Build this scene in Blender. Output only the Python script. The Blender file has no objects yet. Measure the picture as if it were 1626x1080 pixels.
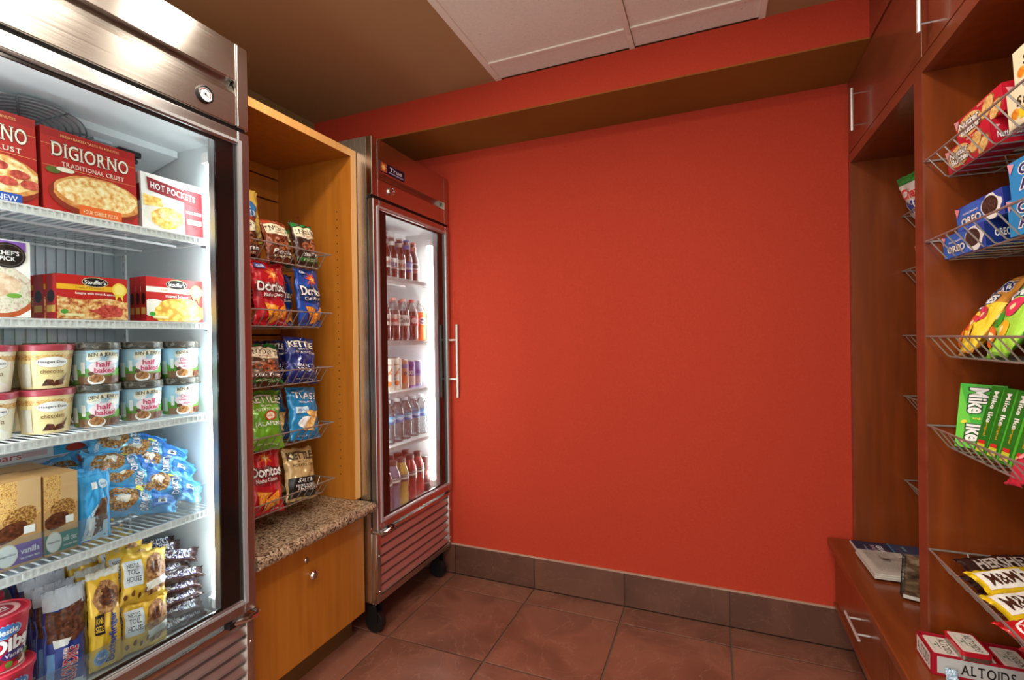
import bpy, bmesh, math, random
from mathutils import Vector, Matrix, Euler
random.seed(7)
sc = bpy.context.scene
COL = sc.collection
R = math.radians

# ------------------------------------------------------------------ camera
FPX, YAW, PITCH, ROLL = 770.85, -.39196, -.003123, -.014121
cam_d = bpy.data.cameras.new('camera'); cam = bpy.data.objects.new('camera', cam_d); COL.objects.link(cam)
cam_d.sensor_width = 36; cam_d.lens = FPX/1626*36; cam_d.clip_start = .02
_f = Vector((math.sin(YAW)*math.cos(PITCH), math.cos(YAW)*math.cos(PITCH), math.sin(PITCH)))
_r = Vector((math.cos(YAW), -math.sin(YAW), 0)); _u = _r.cross(_f)
_r2 = math.cos(ROLL)*_r + math.sin(ROLL)*_u; _u2 = -math.sin(ROLL)*_r + math.cos(ROLL)*_u
cam.matrix_world = Matrix(((_r2.x, _u2.x, -_f.x, 0), (_r2.y, _u2.y, -_f.y, 0), (_r2.z, _u2.z, -_f.z, 1.27), (0, 0, 0, 1)))
sc.camera = cam
# ------------------------------------------------------------------ light and exposure
sc.view_settings.view_transform = 'Standard'; sc.view_settings.look = 'None'
sc.view_settings.gamma = 1; sc.view_settings.use_curve_mapping = False
sc.view_settings.exposure = 0.2
W = bpy.data.worlds.new('ambient_fill'); sc.world = W; W.use_nodes = True  # even ambient fill added all round, coming in from the open rear
W.node_tree.nodes['Background'].inputs[0].default_value = (1, .95, .90, 1)
W.node_tree.nodes['Background'].inputs[1].default_value = 1.75
def area(name, loc, sx, sy, power, col=(1, .94, .86), rot=(0, 0, 0), spread=180):
    d = bpy.data.lights.new(name, 'AREA'); d.shape = 'RECTANGLE'; d.size = sx; d.size_y = sy
    d.energy = power; d.color = col; d.spread = R(spread)
    o = bpy.data.objects.new(name, d); COL.objects.link(o); o.location = loc; o.rotation_euler = rot
    return o
area('added_fill_light', (-.25, -.35, 2.40), 1.1, .6, 22)  # unseen fill lamps added overhead behind the camera, without fixtures
area('added_fill_light', (-.25, -1.1, 2.40), 1.1, .4, 16)
DOWNLIGHTS = [(-1.0, 1.05, 5), (-1.0, .78, 4), (-.04, .90, 9)]

# ------------------------------------------------------------------ materials
MATS = {}
def lin(h):
    h = h.lstrip('#'); v = [int(h[i:i+2], 16)/255 for i in (0, 2, 4)]
    return [(c/12.92 if c <= .04045 else ((c+.055)/1.055)**2.4) for c in v] + [1]
def pmat(name, col, rough=.5, metal=0, spec=.5, coat=0, emis=None, estr=0, alpha=1):
    if name in MATS: return MATS[name]
    m = bpy.data.materials.new(name); m.use_nodes = True
    b = m.node_tree.nodes['Principled BSDF']
    b.inputs['Base Color'].default_value = lin(col) if isinstance(col, str) else list(col)+[1]
    b.inputs['Roughness'].default_value = rough; b.inputs['Metallic'].default_value = metal
    b.inputs['Specular IOR Level'].default_value = spec; b.inputs['Coat Weight'].default_value = coat
    b.inputs['Coat Roughness'].default_value = .12
    if emis: b.inputs['Emission Color'].default_value = lin(emis); b.inputs['Emission Strength'].default_value = estr
    MATS[name] = m; return m
def P(h):                       # printed ink of a colour
    return pmat('ink_'+h.lstrip('#'), h, .38, spec=.4)
def nodes(m): return m.node_tree.nodes, m.node_tree.links, m.node_tree.nodes['Principled BSDF']
def ramp_mat(name, stops, tex='noise', scale=10, detail=6, rough=.5, stretch=(1, 1, 1), bump=0, bscale=None, coat=0, metal=0, distort=0, rnd=0, spec=.5, rotate=(0, 0, 0), bdist=.002, ridged=False, vein=.7):
    """colours picked by a procedural texture along a ramp, with optional relief"""
    if name in MATS: return MATS[name]
    m = pmat(name, '#808080', rough, metal, spec, coat); N, L, b = nodes(m)
    tc = N.new('ShaderNodeTexCoord'); mp = N.new('ShaderNodeMapping'); mp.inputs['Scale'].default_value = stretch
    mp.inputs['Rotation'].default_value = rotate
    L.new(tc.outputs['Object'], mp.inputs[0]); src = mp.outputs[0]
    if rnd:
        oi = N.new('ShaderNodeObjectInfo'); mu = N.new('ShaderNodeMath'); mu.operation = 'MULTIPLY'; mu.inputs[1].default_value = 37
        L.new(oi.outputs['Random'], mu.inputs[0]); va = N.new('ShaderNodeVectorMath'); va.operation = 'ADD'
        L.new(src, va.inputs[0]); L.new(mu.outputs[0], va.inputs[1]); src = va.outputs[0]
    if tex == 'noise':
        t = N.new('ShaderNodeTexNoise'); t.inputs['Scale'].default_value = scale; t.inputs['Detail'].default_value = detail
        t.inputs['Distortion'].default_value = distort; out = t.outputs['Fac']
    else:
        t = N.new('ShaderNodeTexVoronoi'); t.inputs['Scale'].default_value = scale
        out = t.outputs['Distance'] if tex == 'voronoi' else t.outputs['Color']
        if tex == 'cells':
            s = N.new('ShaderNodeSeparateColor'); L.new(out, s.inputs[0]); out = s.outputs[0]
    L.new(src, t.inputs['Vector'])
    r = N.new('ShaderNodeValToRGB'); L.new(out, r.inputs[0]); e = r.color_ramp.elements
    while len(e) < len(stops): e.new(.5)
    for i, (p, c) in enumerate(stops): e[i].position = p; e[i].color = lin(c)
    colout = r.outputs[0]
    if rnd:
        hs = N.new('ShaderNodeHueSaturation'); mr = N.new('ShaderNodeMapRange')
        mr.inputs['To Min'].default_value = 1-rnd; mr.inputs['To Max'].default_value = 1+rnd
        L.new(oi.outputs['Random'], mr.inputs[0]); L.new(mr.outputs[0], hs.inputs['Value']); L.new(colout, hs.inputs['Color']); colout = hs.outputs[0]
    if ridged:      # split slate: thin layers breaking off in terraces, their lips paler
        t3 = N.new('ShaderNodeTexNoise'); t3.inputs['Scale'].default_value = bscale; t3.inputs['Detail'].default_value = 10; t3.inputs['Roughness'].default_value = .58; t3.inputs['Distortion'].default_value = .9
        L.new(src, t3.inputs['Vector']); mm = N.new('ShaderNodeMath'); mm.operation = 'MULTIPLY'; mm.inputs[1].default_value = 9; L.new(t3.outputs['Fac'], mm.inputs[0])
        fr = N.new('ShaderNodeMath'); fr.operation = 'FRACT'; L.new(mm.outputs[0], fr.inputs[0]); fl = N.new('ShaderNodeMath'); fl.operation = 'FLOOR'; L.new(mm.outputs[0], fl.inputs[0])
        r3 = N.new('ShaderNodeValToRGB'); L.new(fr.outputs[0], r3.inputs[0]); e3 = r3.color_ramp.elements; e3[0].position = 0; e3[0].color = (vein, vein, vein, 1); e3[1].position = .10; e3[1].color = (0, 0, 0, 1)
        mx = N.new('ShaderNodeMix'); mx.data_type = 'RGBA'; L.new(r3.outputs[0], mx.inputs[0]); L.new(colout, mx.inputs[6]); mx.inputs[7].default_value = lin('#9a6e5a'); colout = mx.outputs[2]
        terr = N.new('ShaderNodeMath'); terr.operation = 'MULTIPLY_ADD'; L.new(fl.outputs[0], terr.inputs[0]); terr.inputs[1].default_value = .35; L.new(t.outputs['Fac'], terr.inputs[2])
    L.new(colout, b.inputs['Base Color'])
    if bump:
        if bscale:
            t2 = N.new('ShaderNodeTexNoise'); t2.inputs['Scale'].default_value = bscale; t2.inputs['Detail'].default_value = 8
            L.new(src, t2.inputs['Vector']); out = terr.outputs[0] if ridged else t2.outputs['Fac']
        bp = N.new('ShaderNodeBump'); bp.inputs['Strength'].default_value = bump; bp.inputs['Distance'].default_value = bdist
        L.new(out, bp.inputs['Height']); L.new(bp.outputs[0], b.inputs['Normal'])
    return m
RED = ramp_mat('red_wallcovering', [(.3, '#b03a26'), (.7, '#b73e29')], scale=110, rough=.75, bump=.5, bscale=160, spec=.15)
SOFF = ramp_mat('soffit_brown_paint', [(.3, '#85561f'), (.7, '#8e5e25')], scale=3, rough=.8, spec=.2)
TANC = ramp_mat('tan_ceiling_paint', [(.3, '#a5815a'), (.7, '#aa8761')], scale=2, rough=.85, spec=.2)
TANW = ramp_mat('tan_wall_paint', [(.3, '#8f7850'), (.7, '#957e56')], scale=2, rough=.85, spec=.2)
ACT = ramp_mat('acoustic_ceiling_tile', [(.35, '#e6e0d4'), (.6, '#ece7dc'), (.75, '#d2ccc0')], scale=60, rough=.95, bump=.3, bscale=180, spec=.1)
GRID = pmat('ceiling_grid_enamel', '#e9e3d6', .5)
SLATE = ramp_mat('slate_floor_tile', [(.3, '#65402f'), (.48, '#7b4d3c'), (.56, '#865643'), (.75, '#70483a')], scale=4, detail=12, rough=.40, bump=1, bscale=2.6, rnd=.12, distort=.5, bdist=.010, ridged=True)
SLATEB = ramp_mat('slate_base_tile', [(.25, '#4c2e22'), (.5, '#5e3a2b'), (.8, '#6e4736')], scale=5, detail=9, rough=.5, bump=.6, bscale=2.6, rnd=.08, distort=.6, bdist=.005, ridged=True, vein=.22)
GROUT = ramp_mat('grout', [(.3, '#5c4a3e'), (.7, '#6b584a')], scale=40, rough=.9, bump=.2)
MAPLE = ramp_mat('maple_wood', [(.3, '#a8641a'), (.5, '#b26c1f'), (.7, '#b97324')], scale=6, rough=.42, stretch=(6, 6, .5), coat=.15)
MAPLEE = ramp_mat('maple_edge', [(.3, '#d9a05a'), (.7, '#e2ac68')], scale=8, rough=.4, stretch=(6, 6, .6))
CHERRY = ramp_mat('cherry_wood', [(.3, '#6a2c08'), (.5, '#77340b'), (.7, '#833b10')], scale=5, rough=.35, stretch=(6, 6, .5), coat=.25)
CHERRYF = ramp_mat('cherry_face_frame', [(.3, '#6e3520'), (.5, '#783c25'), (.7, '#80422a')], scale=5, rough=.3, stretch=(6, 1, 6), coat=.35)
CHERRYT = ramp_mat('cherry_ledge_top', [(.3, '#6c3013'), (.5, '#783816'), (.7, '#84411c')], scale=4, rough=.32, stretch=(6, .6, 6), coat=.3)
GRAN = ramp_mat('granite', [(.0, '#2c211b'), (.2, '#6a5444'), (.45, '#9c8468'), (.7, '#b9a488'), (.95, '#7d6a58')], 'cells', scale=170, rough=.25, coat=.3)
def steel(name, rough=.3, vertical=False, col='#c9c4bd'):
    if name in MATS: return MATS[name]
    m = pmat(name, col, rough, 1); N, L, b = nodes(m)
    tc = N.new('ShaderNodeTexCoord'); mp = N.new('ShaderNodeMapping')
    mp.inputs['Scale'].default_value = (300, 300, 3) if vertical else (300, 3, 300)
    t = N.new('ShaderNodeTexNoise'); t.inputs['Scale'].default_value = 1; t.inputs['Detail'].default_value = 3
    L.new(tc.outputs['Object'], mp.inputs[0]); L.new(mp.outputs[0], t.inputs['Vector'])
    bp = N.new('ShaderNodeBump'); bp.inputs['Strength'].default_value = .03; bp.inputs['Distance'].default_value = .001
    L.new(t.outputs['Fac'], bp.inputs['Height']); L.new(bp.outputs[0], b.inputs['Normal'])
    mr = N.new('ShaderNodeMapRange'); mr.inputs['To Min'].default_value = rough-.06; mr.inputs['To Max'].default_value = rough+.08
    L.new(t.outputs['Fac'], mr.inputs[0]); L.new(mr.outputs[0], b.inputs['Roughness'])
    b.inputs['Anisotropic'].default_value = .75
    v = N.new('ShaderNodeCombineXYZ'); v.inputs[1 if vertical else 2].default_value = 1
    L.new(v.outputs[0], b.inputs['Tangent'])
    return m
STEEL = steel('brushed_steel', .23); STEELV = steel('brushed_steel_upright', .26, True); ALU = steel('door_frame_aluminium', .36, False, '#c4c3c2'); LOUV = pmat('louver_metal', '#c0b6b2', .36, .84); SATIN = pmat('satin_aluminium', '#b9bcbe', .42, .55); NICKEL = pmat('satin_nickel', '#d4d2ce', .3, .5)
CHROME = pmat('chrome', '#d8d8d8', .12, 1); WIRE = pmat('grey_coated_wire', '#a8a29a', .35, .6)
BLACK = pmat('black_rubber', '#0b0a0a', .5); BLKG = pmat('black_glass_border', '#150f0e', .12, coat=.4)
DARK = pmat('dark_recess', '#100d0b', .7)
LINER = ramp_mat('white_liner', [(.3, '#dfe6e9'), (.7, '#e6ecee')], scale=4, rough=.35)
LINERS = pmat('silver_liner', '#b9c2c8', .4, .3)
GUARD = pmat('grey_guard_wire', '#6f7a80', .4); WHITEW = pmat('white_coated_wire', '#eef1f2', .35); WHITEP = pmat('white_plastic', '#eef0f0', .3)
def lamp_mat(name, col, s):
    m = bpy.data.materials.new(name); m.use_nodes = True; N = m.node_tree.nodes; N.clear()
    e = N.new('ShaderNodeEmission'); e.inputs[0].default_value = lin(col); e.inputs[1].default_value = s
    o = N.new('ShaderNodeOutputMaterial'); m.node_tree.links.new(e.outputs[0], o.inputs[0]); return m
TUBE = lamp_mat('fluorescent_tube', '#f4fbff', 26); TUBE2 = lamp_mat('fluorescent_tube_bright', '#fff8f2', 55); DOWN = lamp_mat('downlight_lens', '#ffe9c8', 14)
def glass_mat(name, tint, refl=.5, body=None, bodyfac=0):
    m = bpy.data.materials.new(name); m.use_nodes = True; N = m.node_tree.nodes; L = m.node_tree.links; N.clear()
    t = N.new('ShaderNodeBsdfTransparent'); t.inputs[0].default_value = lin(tint)
    g = N.new('ShaderNodeBsdfGlossy'); g.inputs['Roughness'].default_value = .03
    fr = N.new('ShaderNodeFresnel'); fr.inputs[0].default_value = 1.45
    mu = N.new('ShaderNodeMath'); mu.operation = 'MULTIPLY'; mu.inputs[1].default_value = refl; L.new(fr.outputs[0], mu.inputs[0])
    base = t.outputs[0]
    if body:
        d = N.new('ShaderNodeBsdfDiffuse'); d.inputs[0].default_value = lin(body)
        mb = N.new('ShaderNodeMixShader'); mb.inputs[0].default_value = bodyfac; L.new(t.outputs[0], mb.inputs[1]); L.new(d.outputs[0], mb.inputs[2]); base = mb.outputs[0]
    mx = N.new('ShaderNodeMixShader'); L.new(mu.outputs[0], mx.inputs[0]); L.new(base, mx.inputs[1]); L.new(g.outputs[0], mx.inputs[2])
    o = N.new('ShaderNodeOutputMaterial'); L.new(mx.outputs[0], o.inputs[0]); return m
GLASS = glass_mat('door_glass', '#f4f8f7', .55)
ACRYL = glass_mat('clear_acrylic', '#f2f7f8', .9, '#dfe8ec', .08)
PETW = glass_mat('clear_water_bottle', '#eef3f5', 1.0, '#c9d4d8', .16)
BEER = pmat('brown_bottle_glass', '#3a1510', .1, spec=.7, coat=.5); COLA = pmat('cola_in_bottle', '#3b1713', .12, spec=.7, coat=.5)
# ------------------------------------------------------------------ mesh building
class MB:
    def __init__(s): s.v = []; s.f = []; s.m = []; s.mats = []; s.sm = []
    def mi(s, m):
        if m not in s.mats: s.mats.append(m)
        return s.mats.index(m)
    def add(s, vs, fs, m, smooth=False):
        k = len(s.v); s.v += [tuple(v) for v in vs]; i = s.mi(m)
        for f in fs: s.f.append(tuple(k+j for j in f)); s.m.append(i); s.sm.append(smooth)
    def box(s, x0, x1, y0, y1, z0, z1, m, bev=0):
        x0, x1 = min(x0, x1), max(x0, x1); y0, y1 = min(y0, y1), max(y0, y1); z0, z1 = min(z0, z1), max(z0, z1)
        if bev:
            bm = bmesh.new(); bmesh.ops.create_cube(bm, size=1)
            for v in bm.verts: v.co = ((x0+x1)/2+v.co.x*(x1-x0), (y0+y1)/2+v.co.y*(y1-y0), (z0+z1)/2+v.co.z*(z1-z0))
            bmesh.ops.bevel(bm, geom=bm.edges[:], offset=bev, segments=2, affect='EDGES', profile=.5)
            bm.verts.index_update(); s.add([v.co[:] for v in bm.verts], [[v.index for v in f.verts] for f in bm.faces], m); bm.free(); return
        vs = [(x, y, z) for x in (x0, x1) for y in (y0, y1) for z in (z0, z1)]
        s.add(vs, [(0, 1, 3, 2), (4, 6, 7, 5), (0, 4, 5, 1), (2, 3, 7, 6), (0, 2, 6, 4), (1, 5, 7, 3)], m)
    def tube(s, pts, r, m, n=6, closed=False, caps=True):
        pts = [Vector(p) for p in pts]; N = len(pts); vs = []
        for i, p in enumerate(pts):
            a = pts[i-1] if (i or closed) else p; b = pts[(i+1) % N] if (i < N-1 or closed) else p
            t = (b-a).normalized(); up = Vector((0, 0, 1)) if abs(t.z) < .9 else Vector((1, 0, 0))
            e = t.cross(up).normalized(); g = t.cross(e)
            for k in range(n):
                a2 = 2*math.pi*k/n; vs.append(p+e*math.cos(a2)*r+g*math.sin(a2)*r)
        fs = []
        for i in range(N if closed else N-1):
            j = (i+1) % N
            for k in range(n): fs.append((i*n+k, i*n+(k+1) % n, j*n+(k+1) % n, j*n+k))
        if not closed and caps: fs += [tuple(range(n))[::-1], tuple((N-1)*n+k for k in range(n))]
        s.add(vs, fs, m, True)
    def lathe(s, prof, m, n=28, c=(0, 0), smooth=True, axis='z', cz=0, capb=True, capt=True):
        vs = []; fs = []
        for r, z in prof:
            for k in range(n):
                a = 2*math.pi*k/n
                if axis == 'z': vs.append((c[0]+r*math.cos(a), c[1]+r*math.sin(a), z+cz))
                else: vs.append((cz+z, c[0]+r*math.cos(a), c[1]+r*math.sin(a)))   # axis x, c=(y,z)
        for i in range(len(prof)-1):
            for k in range(n): fs.append((i*n+k, i*n+(k+1) % n, (i+1)*n+(k+1) % n, (i+1)*n+k))
        if capb: fs.append(tuple(range(n))[::-1])
        if capt: fs.append(tuple((len(prof)-1)*n+k for k in range(n)))
        s.add(vs, fs, m, smooth)
    def prism(s, poly, axis, a, b, m):      # polygon in the two other axes, extruded along axis
        def mk(p, t):
            return {'x': (t, p[0], p[1]), 'y': (p[0], t, p[1]), 'z': (p[0], p[1], t)}[axis]
        n = len(poly); vs = [mk(p, a) for p in poly]+[mk(p, b) for p in poly]
        s.add(vs, [tuple(range(n))[::-1], tuple(range(n, 2*n))]+[(i, (i+1) % n, n+(i+1) % n, n+i) for i in range(n)], m)
    def build(s, name, parent=None, kind=None, label=None, recalc=True):
        me = bpy.data.meshes.new(name)
        off = parent.location if parent is not None and parent.get('_w') else Vector((0, 0, 0))
        if parent is not None and parent.parent is not None and parent.parent.get('_w'): off = parent.parent.location
        me.from_pydata([(v[0]-off[0], v[1]-off[1], v[2]-off[2]) for v in s.v], [], s.f)
        for m in s.mats: me.materials.append(m)
        me.polygons.foreach_set('material_index', s.m); me.polygons.foreach_set('use_smooth', s.sm)
        if recalc:
            bm = bmesh.new(); bm.from_mesh(me); bmesh.ops.recalc_face_normals(bm, faces=bm.faces[:]); bm.to_mesh(me); bm.free()
        if any(s.sm):
            try: me.set_sharp_from_angle(angle=R(40))
            except Exception: pass
        me.update()
        o = bpy.data.objects.new(name, me); COL.objects.link(o)
        if parent is not None: o.parent = parent
        if kind: o['kind'] = kind
        if label: o['label'] = label
        return o
def tag(o, label, cat, group=None):
    o['label'] = label; o['category'] = cat
    if group: o['group'] = group
    return o
def thing(name, label, cat, loc=(0, 0, 0), group=None, world=True):
    o = bpy.data.objects.new(name, None); COL.objects.link(o); o.location = loc; o.empty_display_size = .05
    if world: o['_w'] = 1
    return tag(o, label, cat, group)
def bx(name, x0, x1, y0, y1, z0, z1, m, parent=None, bev=0, kind=None, label=None):
    b = MB(); b.box(x0, x1, y0, y1, z0, z1, m, bev); return b.build(name, parent, kind, label)
def struct(name, x0, x1, y0, y1, z0, z1, m): return bx(name, x0, x1, y0, y1, z0, z1, m, kind='structure')
def dup(root, loc, rot=None, label=None, group=None):
    r = root.copy(); COL.objects.link(r); r.location = loc
    if rot is not None: r.rotation_euler = rot
    if label: r['label'] = label
    if group: r['group'] = group
    for ch in list(root.children):
        c = ch.copy(); COL.objects.link(c); c.parent = r
        for g in ch.children:
            d = g.copy(); COL.objects.link(d); d.parent = c
    return r
# ------------------------------------------------------------------ lettering and printed art
GL = {}
def glyph(s, off=0.0):
    k = (s, off)
    if k in GL: return GL[k]
    c = bpy.data.curves.new('t', 'FONT'); c.body = s; c.resolution_u = 3; c.offset = off; c.dimensions = '2D'; c.fill_mode = 'BOTH'
    o = bpy.data.objects.new('t', c); COL.objects.link(o)
    dg = bpy.context.evaluated_depsgraph_get(); me = bpy.data.meshes.new_from_object(o.evaluated_get(dg))
    bm = bmesh.new(); bm.from_mesh(me); bmesh.ops.triangulate(bm, faces=bm.faces[:]); bm.verts.index_update()
    vs = [(v.co.x, v.co.y) for v in bm.verts]; fs = [[v.index for v in f.verts] for f in bm.faces]; bm.free()
    bpy.data.objects.remove(o); bpy.data.meshes.remove(me); bpy.data.curves.remove(c)
    if not vs: vs = [(0, 0)]
    x0 = min(v[0] for v in vs); x1 = max(v[0] for v in vs); y0 = min(v[1] for v in vs); y1 = max(v[1] for v in vs)
    GL[k] = (vs, fs, (x0, x1, y0, y1)); return GL[k]
SERIF = {'A': ([.06, .94], []), 'B': ([.12], [.12]), 'C': ([], []), 'D': ([.12], [.12]), 'E': ([.12], [.12]), 'F': ([.14], [.14]), 'G': ([], []), 'H': ([.1, .9], [.1, .9]),
         'I': ([.5], [.5]), 'J': ([], [.8]), 'K': ([.1, .9], [.1, .85]), 'L': ([.14], [.14]), 'M': ([.08, .92], [.08, .92]), 'N': ([.08], [.08, .92]), 'O': ([], []), 'P': ([.12], [.12]),
         'R': ([.12, .92], [.12]), 'S': ([], []), 'T': ([.5], []), 'U': ([], [.1, .9]), 'V': ([], [.06, .94]), 'W': ([], [.04, .96]), 'X': ([.1, .9], [.1, .9]), 'Y': ([.5], [.06, .94])}
def serif_glyphs(s, off=.01):
    k = ('serif', s, off)
    if k in GL: return GL[k]
    vs = []; fs = []; x = 0
    for ch in s:
        if ch == ' ': x += .3; continue
        g, gf, _b = glyph(ch, off); a, b, c, d = glyph(ch, .01)[2]; n = len(vs); w = b-a
        vs += [(p[0]-a+x, p[1]) for p in g]; fs += [[n+i for i in f] for f in gf]
        if ch in SERIF:
            for pos, yy in [(q, c) for q in SERIF[ch][0]]+[(q, d-.045) for q in SERIF[ch][1]]:
                m = len(vs); cx = x+w*pos; vs += [(cx-.13, yy), (cx+.13, yy), (cx+.13, yy+.045), (cx-.13, yy+.045)]; fs.append([m, m+1, m+2]); fs.append([m, m+2, m+3])
        x += w+.14
    X = [v[0] for v in vs]; Y = [v[1] for v in vs]
    GL[k] = (vs, fs, (min(X), max(X), min(Y), max(Y))); return GL[k]
def clip(pts, fs, w, h):
    """cut printed shapes off at the edges of the face they are printed on"""
    out = []; nf = []
    for f in fs:
        poly = [pts[i] for i in f]
        for ax, lim, sg in ((0, 0, 1), (0, w, -1), (1, 0, 1), (1, h, -1)):
            res = []
            for i in range(len(poly)):
                a, b = poly[i-1], poly[i]; da = (a[ax]-lim)*sg; db = (b[ax]-lim)*sg
                if da*db < 0: t = da/(da-db); res.append((a[0]+(b[0]-a[0])*t, a[1]+(b[1]-a[1])*t))
                if db >= 0: res.append(b)
            poly = res
            if len(poly) < 3: break
        if len(poly) < 3: continue
        k = len(out); out += poly
        for i in range(1, len(poly)-1): nf.append([k, k+i, k+i+1])
    return out, nf
class Art:
    """flat printing laid on a face: coordinates run 0..1 across and up the face"""
    def __init__(s, w, h, d0=.0004, dd=.00022): s.w = w; s.h = h; s.L = []; s.d = d0; s.dd = dd
    def _p(s, pts, fs, m): s.L.append(([(x*s.w, y*s.h) for x, y in pts], fs, m, s.d)); s.d += s.dd
    def rect(s, x0, y0, x1, y1, m): s._p([(x0, y0), (x1, y0), (x1, y1), (x0, y1)], [[0, 1, 2], [0, 2, 3]], m)
    def poly(s, pts, m):
        n = len(pts); cx = sum(p[0] for p in pts)/n; cy = sum(p[1] for p in pts)/n
        s._p(list(pts)+[(cx, cy)], [[i, (i+1) % n, n] for i in range(n)], m)
    def ell(s, cx, cy, rx, ry, m, n=20, rot=0, wob=0, seed=0):
        rn = random.Random(seed); pts = []; A = s.h/s.w
        for i in range(n):
            a = 2*math.pi*i/n; k = 1+wob*(rn.random()-.5)*2; x = rx*math.cos(a)*k; y = ry*math.sin(a)*k
            if rot: x, y = x*math.cos(rot)-y*A*math.sin(rot), (x*math.sin(rot)/A+y*math.cos(rot))
            pts.append((cx+x, cy+y))
        s.poly(pts, m)
    def star(s, cx, cy, r, m, n=8, r2=.5, rot=0):
        A = s.w/s.h; s.poly([(cx+(r if i % 2 == 0 else r*r2)*math.cos(math.pi*i/n+rot), cy+A*(r if i % 2 == 0 else r*r2)*math.sin(math.pi*i/n+rot)) for i in range(2*n)], m)
    def text(s, t, cx, cy, w, h, m, off=.01, ol=None, olw=.035, arc=0, slant=0, rot=0, serif=False, rise=0):
        def put(o, mm, inner=None):
            vs, fs, (a, b, c, d) = (serif_glyphs(t, o) if serif else glyph(t, o))
            if inner: a, b, c, d = inner
            pts = []
            for x, y in vs:
                X = ((x-a)/(b-a+1e-9)-.5); Y = ((y-c)/(d-c+1e-9)-.5)
                u = X*w*s.w+Y*h*s.h*slant; v = Y*h*s.h+arc*(.25-X*X)*h*s.h+rise*X*w*s.w
                if rot: u, v = u*math.cos(rot)-v*math.sin(rot), u*math.sin(rot)+v*math.cos(rot)
                pts.append((cx*s.w+u, cy*s.h+v))
            s.L.append((pts, fs, mm, s.d)); s.d += s.dd
            return (a, b, c, d)
        if ol:
            inner = (serif_glyphs(t, off) if serif else glyph(t, off))[2]; put(off+olw, ol, inner); put(off, m, inner)
        else: put(off, m)
    def build(s, fn, name='printing', parent=None, maxlen=None, mb=None):
        b = mb or MB()
        for pts, fs, m, d in s.L:
            if min(p[0] for p in pts) < -1e-6 or max(p[0] for p in pts) > s.w+1e-6 or min(p[1] for p in pts) < -1e-6 or max(p[1] for p in pts) > s.h+1e-6: pts, fs = clip(pts, fs, s.w, s.h)
            if not fs: continue
            if maxlen:
                bm = bmesh.new(); V = [bm.verts.new((x, y, 0)) for x, y in pts]
                for f in fs:
                    try: bm.faces.new([V[i] for i in f])
                    except ValueError: pass
                for _ in range(6):
                    e = [q for q in bm.edges if q.calc_length() > maxlen]
                    if not e: break
                    bmesh.ops.subdivide_edges(bm, edges=e, cuts=1); bmesh.ops.triangulate(bm, faces=[f for f in bm.faces if len(f.verts) > 3])
                bm.verts.index_update(); pts = [(v.co.x, v.co.y) for v in bm.verts]; fs = [[v.index for v in f.verts] for f in bm.faces]; bm.free()
            b.add([fn(x, y, d) for x, y in pts], fs, m)
        if mb is None: return b.build(name, parent, recalc=False)
# faces of a box pack whose front looks along +x, centred in y, standing on z=0
def face_fn(side, W_, D_, H_):
    if side == 'front': return lambda u, v, d: (D_/2+d, u-W_/2, v)
    if side == 'left': return lambda u, v, d: (u-D_/2, -W_/2-d, v)
    if side == 'right': return lambda u, v, d: (D_/2-u, W_/2+d, v)
    if side == 'top': return lambda u, v, d: (D_/2-v, u-W_/2, H_+d)
def carton(name, label, cat, W_, D_, H_, base, arts, group=None, bev=.0015):
    """cardboard box; arts = {side: function drawing on an Art}"""
    b = MB(); b.box(-D_/2, D_/2, -W_/2, W_/2, 0, H_, base, bev); o = b.build(name); tag(o, label, cat, group)
    pb = MB()
    for side, fn in arts.items():
        a = Art(W_ if side in ('front', 'top') else D_, D_ if side == 'top' else H_); fn(a); a.build(face_fn(side, W_, D_, H_), mb=pb)
    pb.build('printing', o, recalc=False); return o
def place(o, x, y, z, rz=0, ry=0, rx=0):
    o.location = (x, y, z); o.rotation_euler = (R(rx), R(ry), R(rz)); return o
# food colours
def food(name, a, b_, c, scale=60, tex='noise'): return ramp_mat('picture_'+name, [(.32, a), (.5, b_), (.68, c)], tex, scale=scale, detail=4, rough=.4)
F_CHEESE = food('cheese', '#d98a3a', '#f0cf8c', '#fbeec2', 90); F_PEPP = food('pepperoni', '#8e2418', '#c4473a', '#d86a55', 120)
F_CRUST = food('crust', '#b8682a', '#d99048', '#e8ad68', 60); F_LAS = food('lasagna', '#a3331c', '#e0a35a', '#f2dfae', 110)
F_MAC = ramp_mat('picture_macaroni', [(0, '#fbe58a'), (.35, '#f3c95a'), (.7, '#cf8f28')], 'voronoi', scale=75, rough=.4)
F_HAM = food('pocket', '#d8902e', '#f0c766', '#f6e3a4', 80); F_CHIP = food('chip', '#d8701c', '#f29a2e', '#f8bf55', 120)
F_TORT = food('tortilla', '#d99a45', '#efc479', '#f7dc9e', 150); F_PRETZ = food('pretzel', '#6b2c12', '#96471f', '#c07a45', 160)
F_CHOC = food('chocolate', '#3b1a0e', '#5b2d18', '#7d4527', 130); F_NUT = food('nut_chocolate', '#5c3210', '#a06a2c', '#d6b074', 220)
F_COOK = food('cookie', '#6b3c1d', '#a9713f', '#cd9c66', 130); F_CREAM = food('cream', '#e9dcc4', '#f6efe0', '#ffffff', 30)
F_RICE = food('dinner', '#b8a08a', '#e2d6c4', '#8aa35a', 120); F_GUM = ramp_mat('picture_fruit', [(0, '#e8b02a'), (.4, '#e8452a'), (.7, '#58b030')], 'cells', scale=60, rough=.4)
F_SPECK = ramp_mat('picture_gold_speckle', [(.4, '#c98a3a'), (.5, '#e8c27c'), (.62, '#a2622a')], 'noise', scale=260, rough=.4)
#--STRUCTURE--
BW = 2.32; LW = -1.95; RW = .93; CZ = 2.43; Y0 = -1.5
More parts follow.
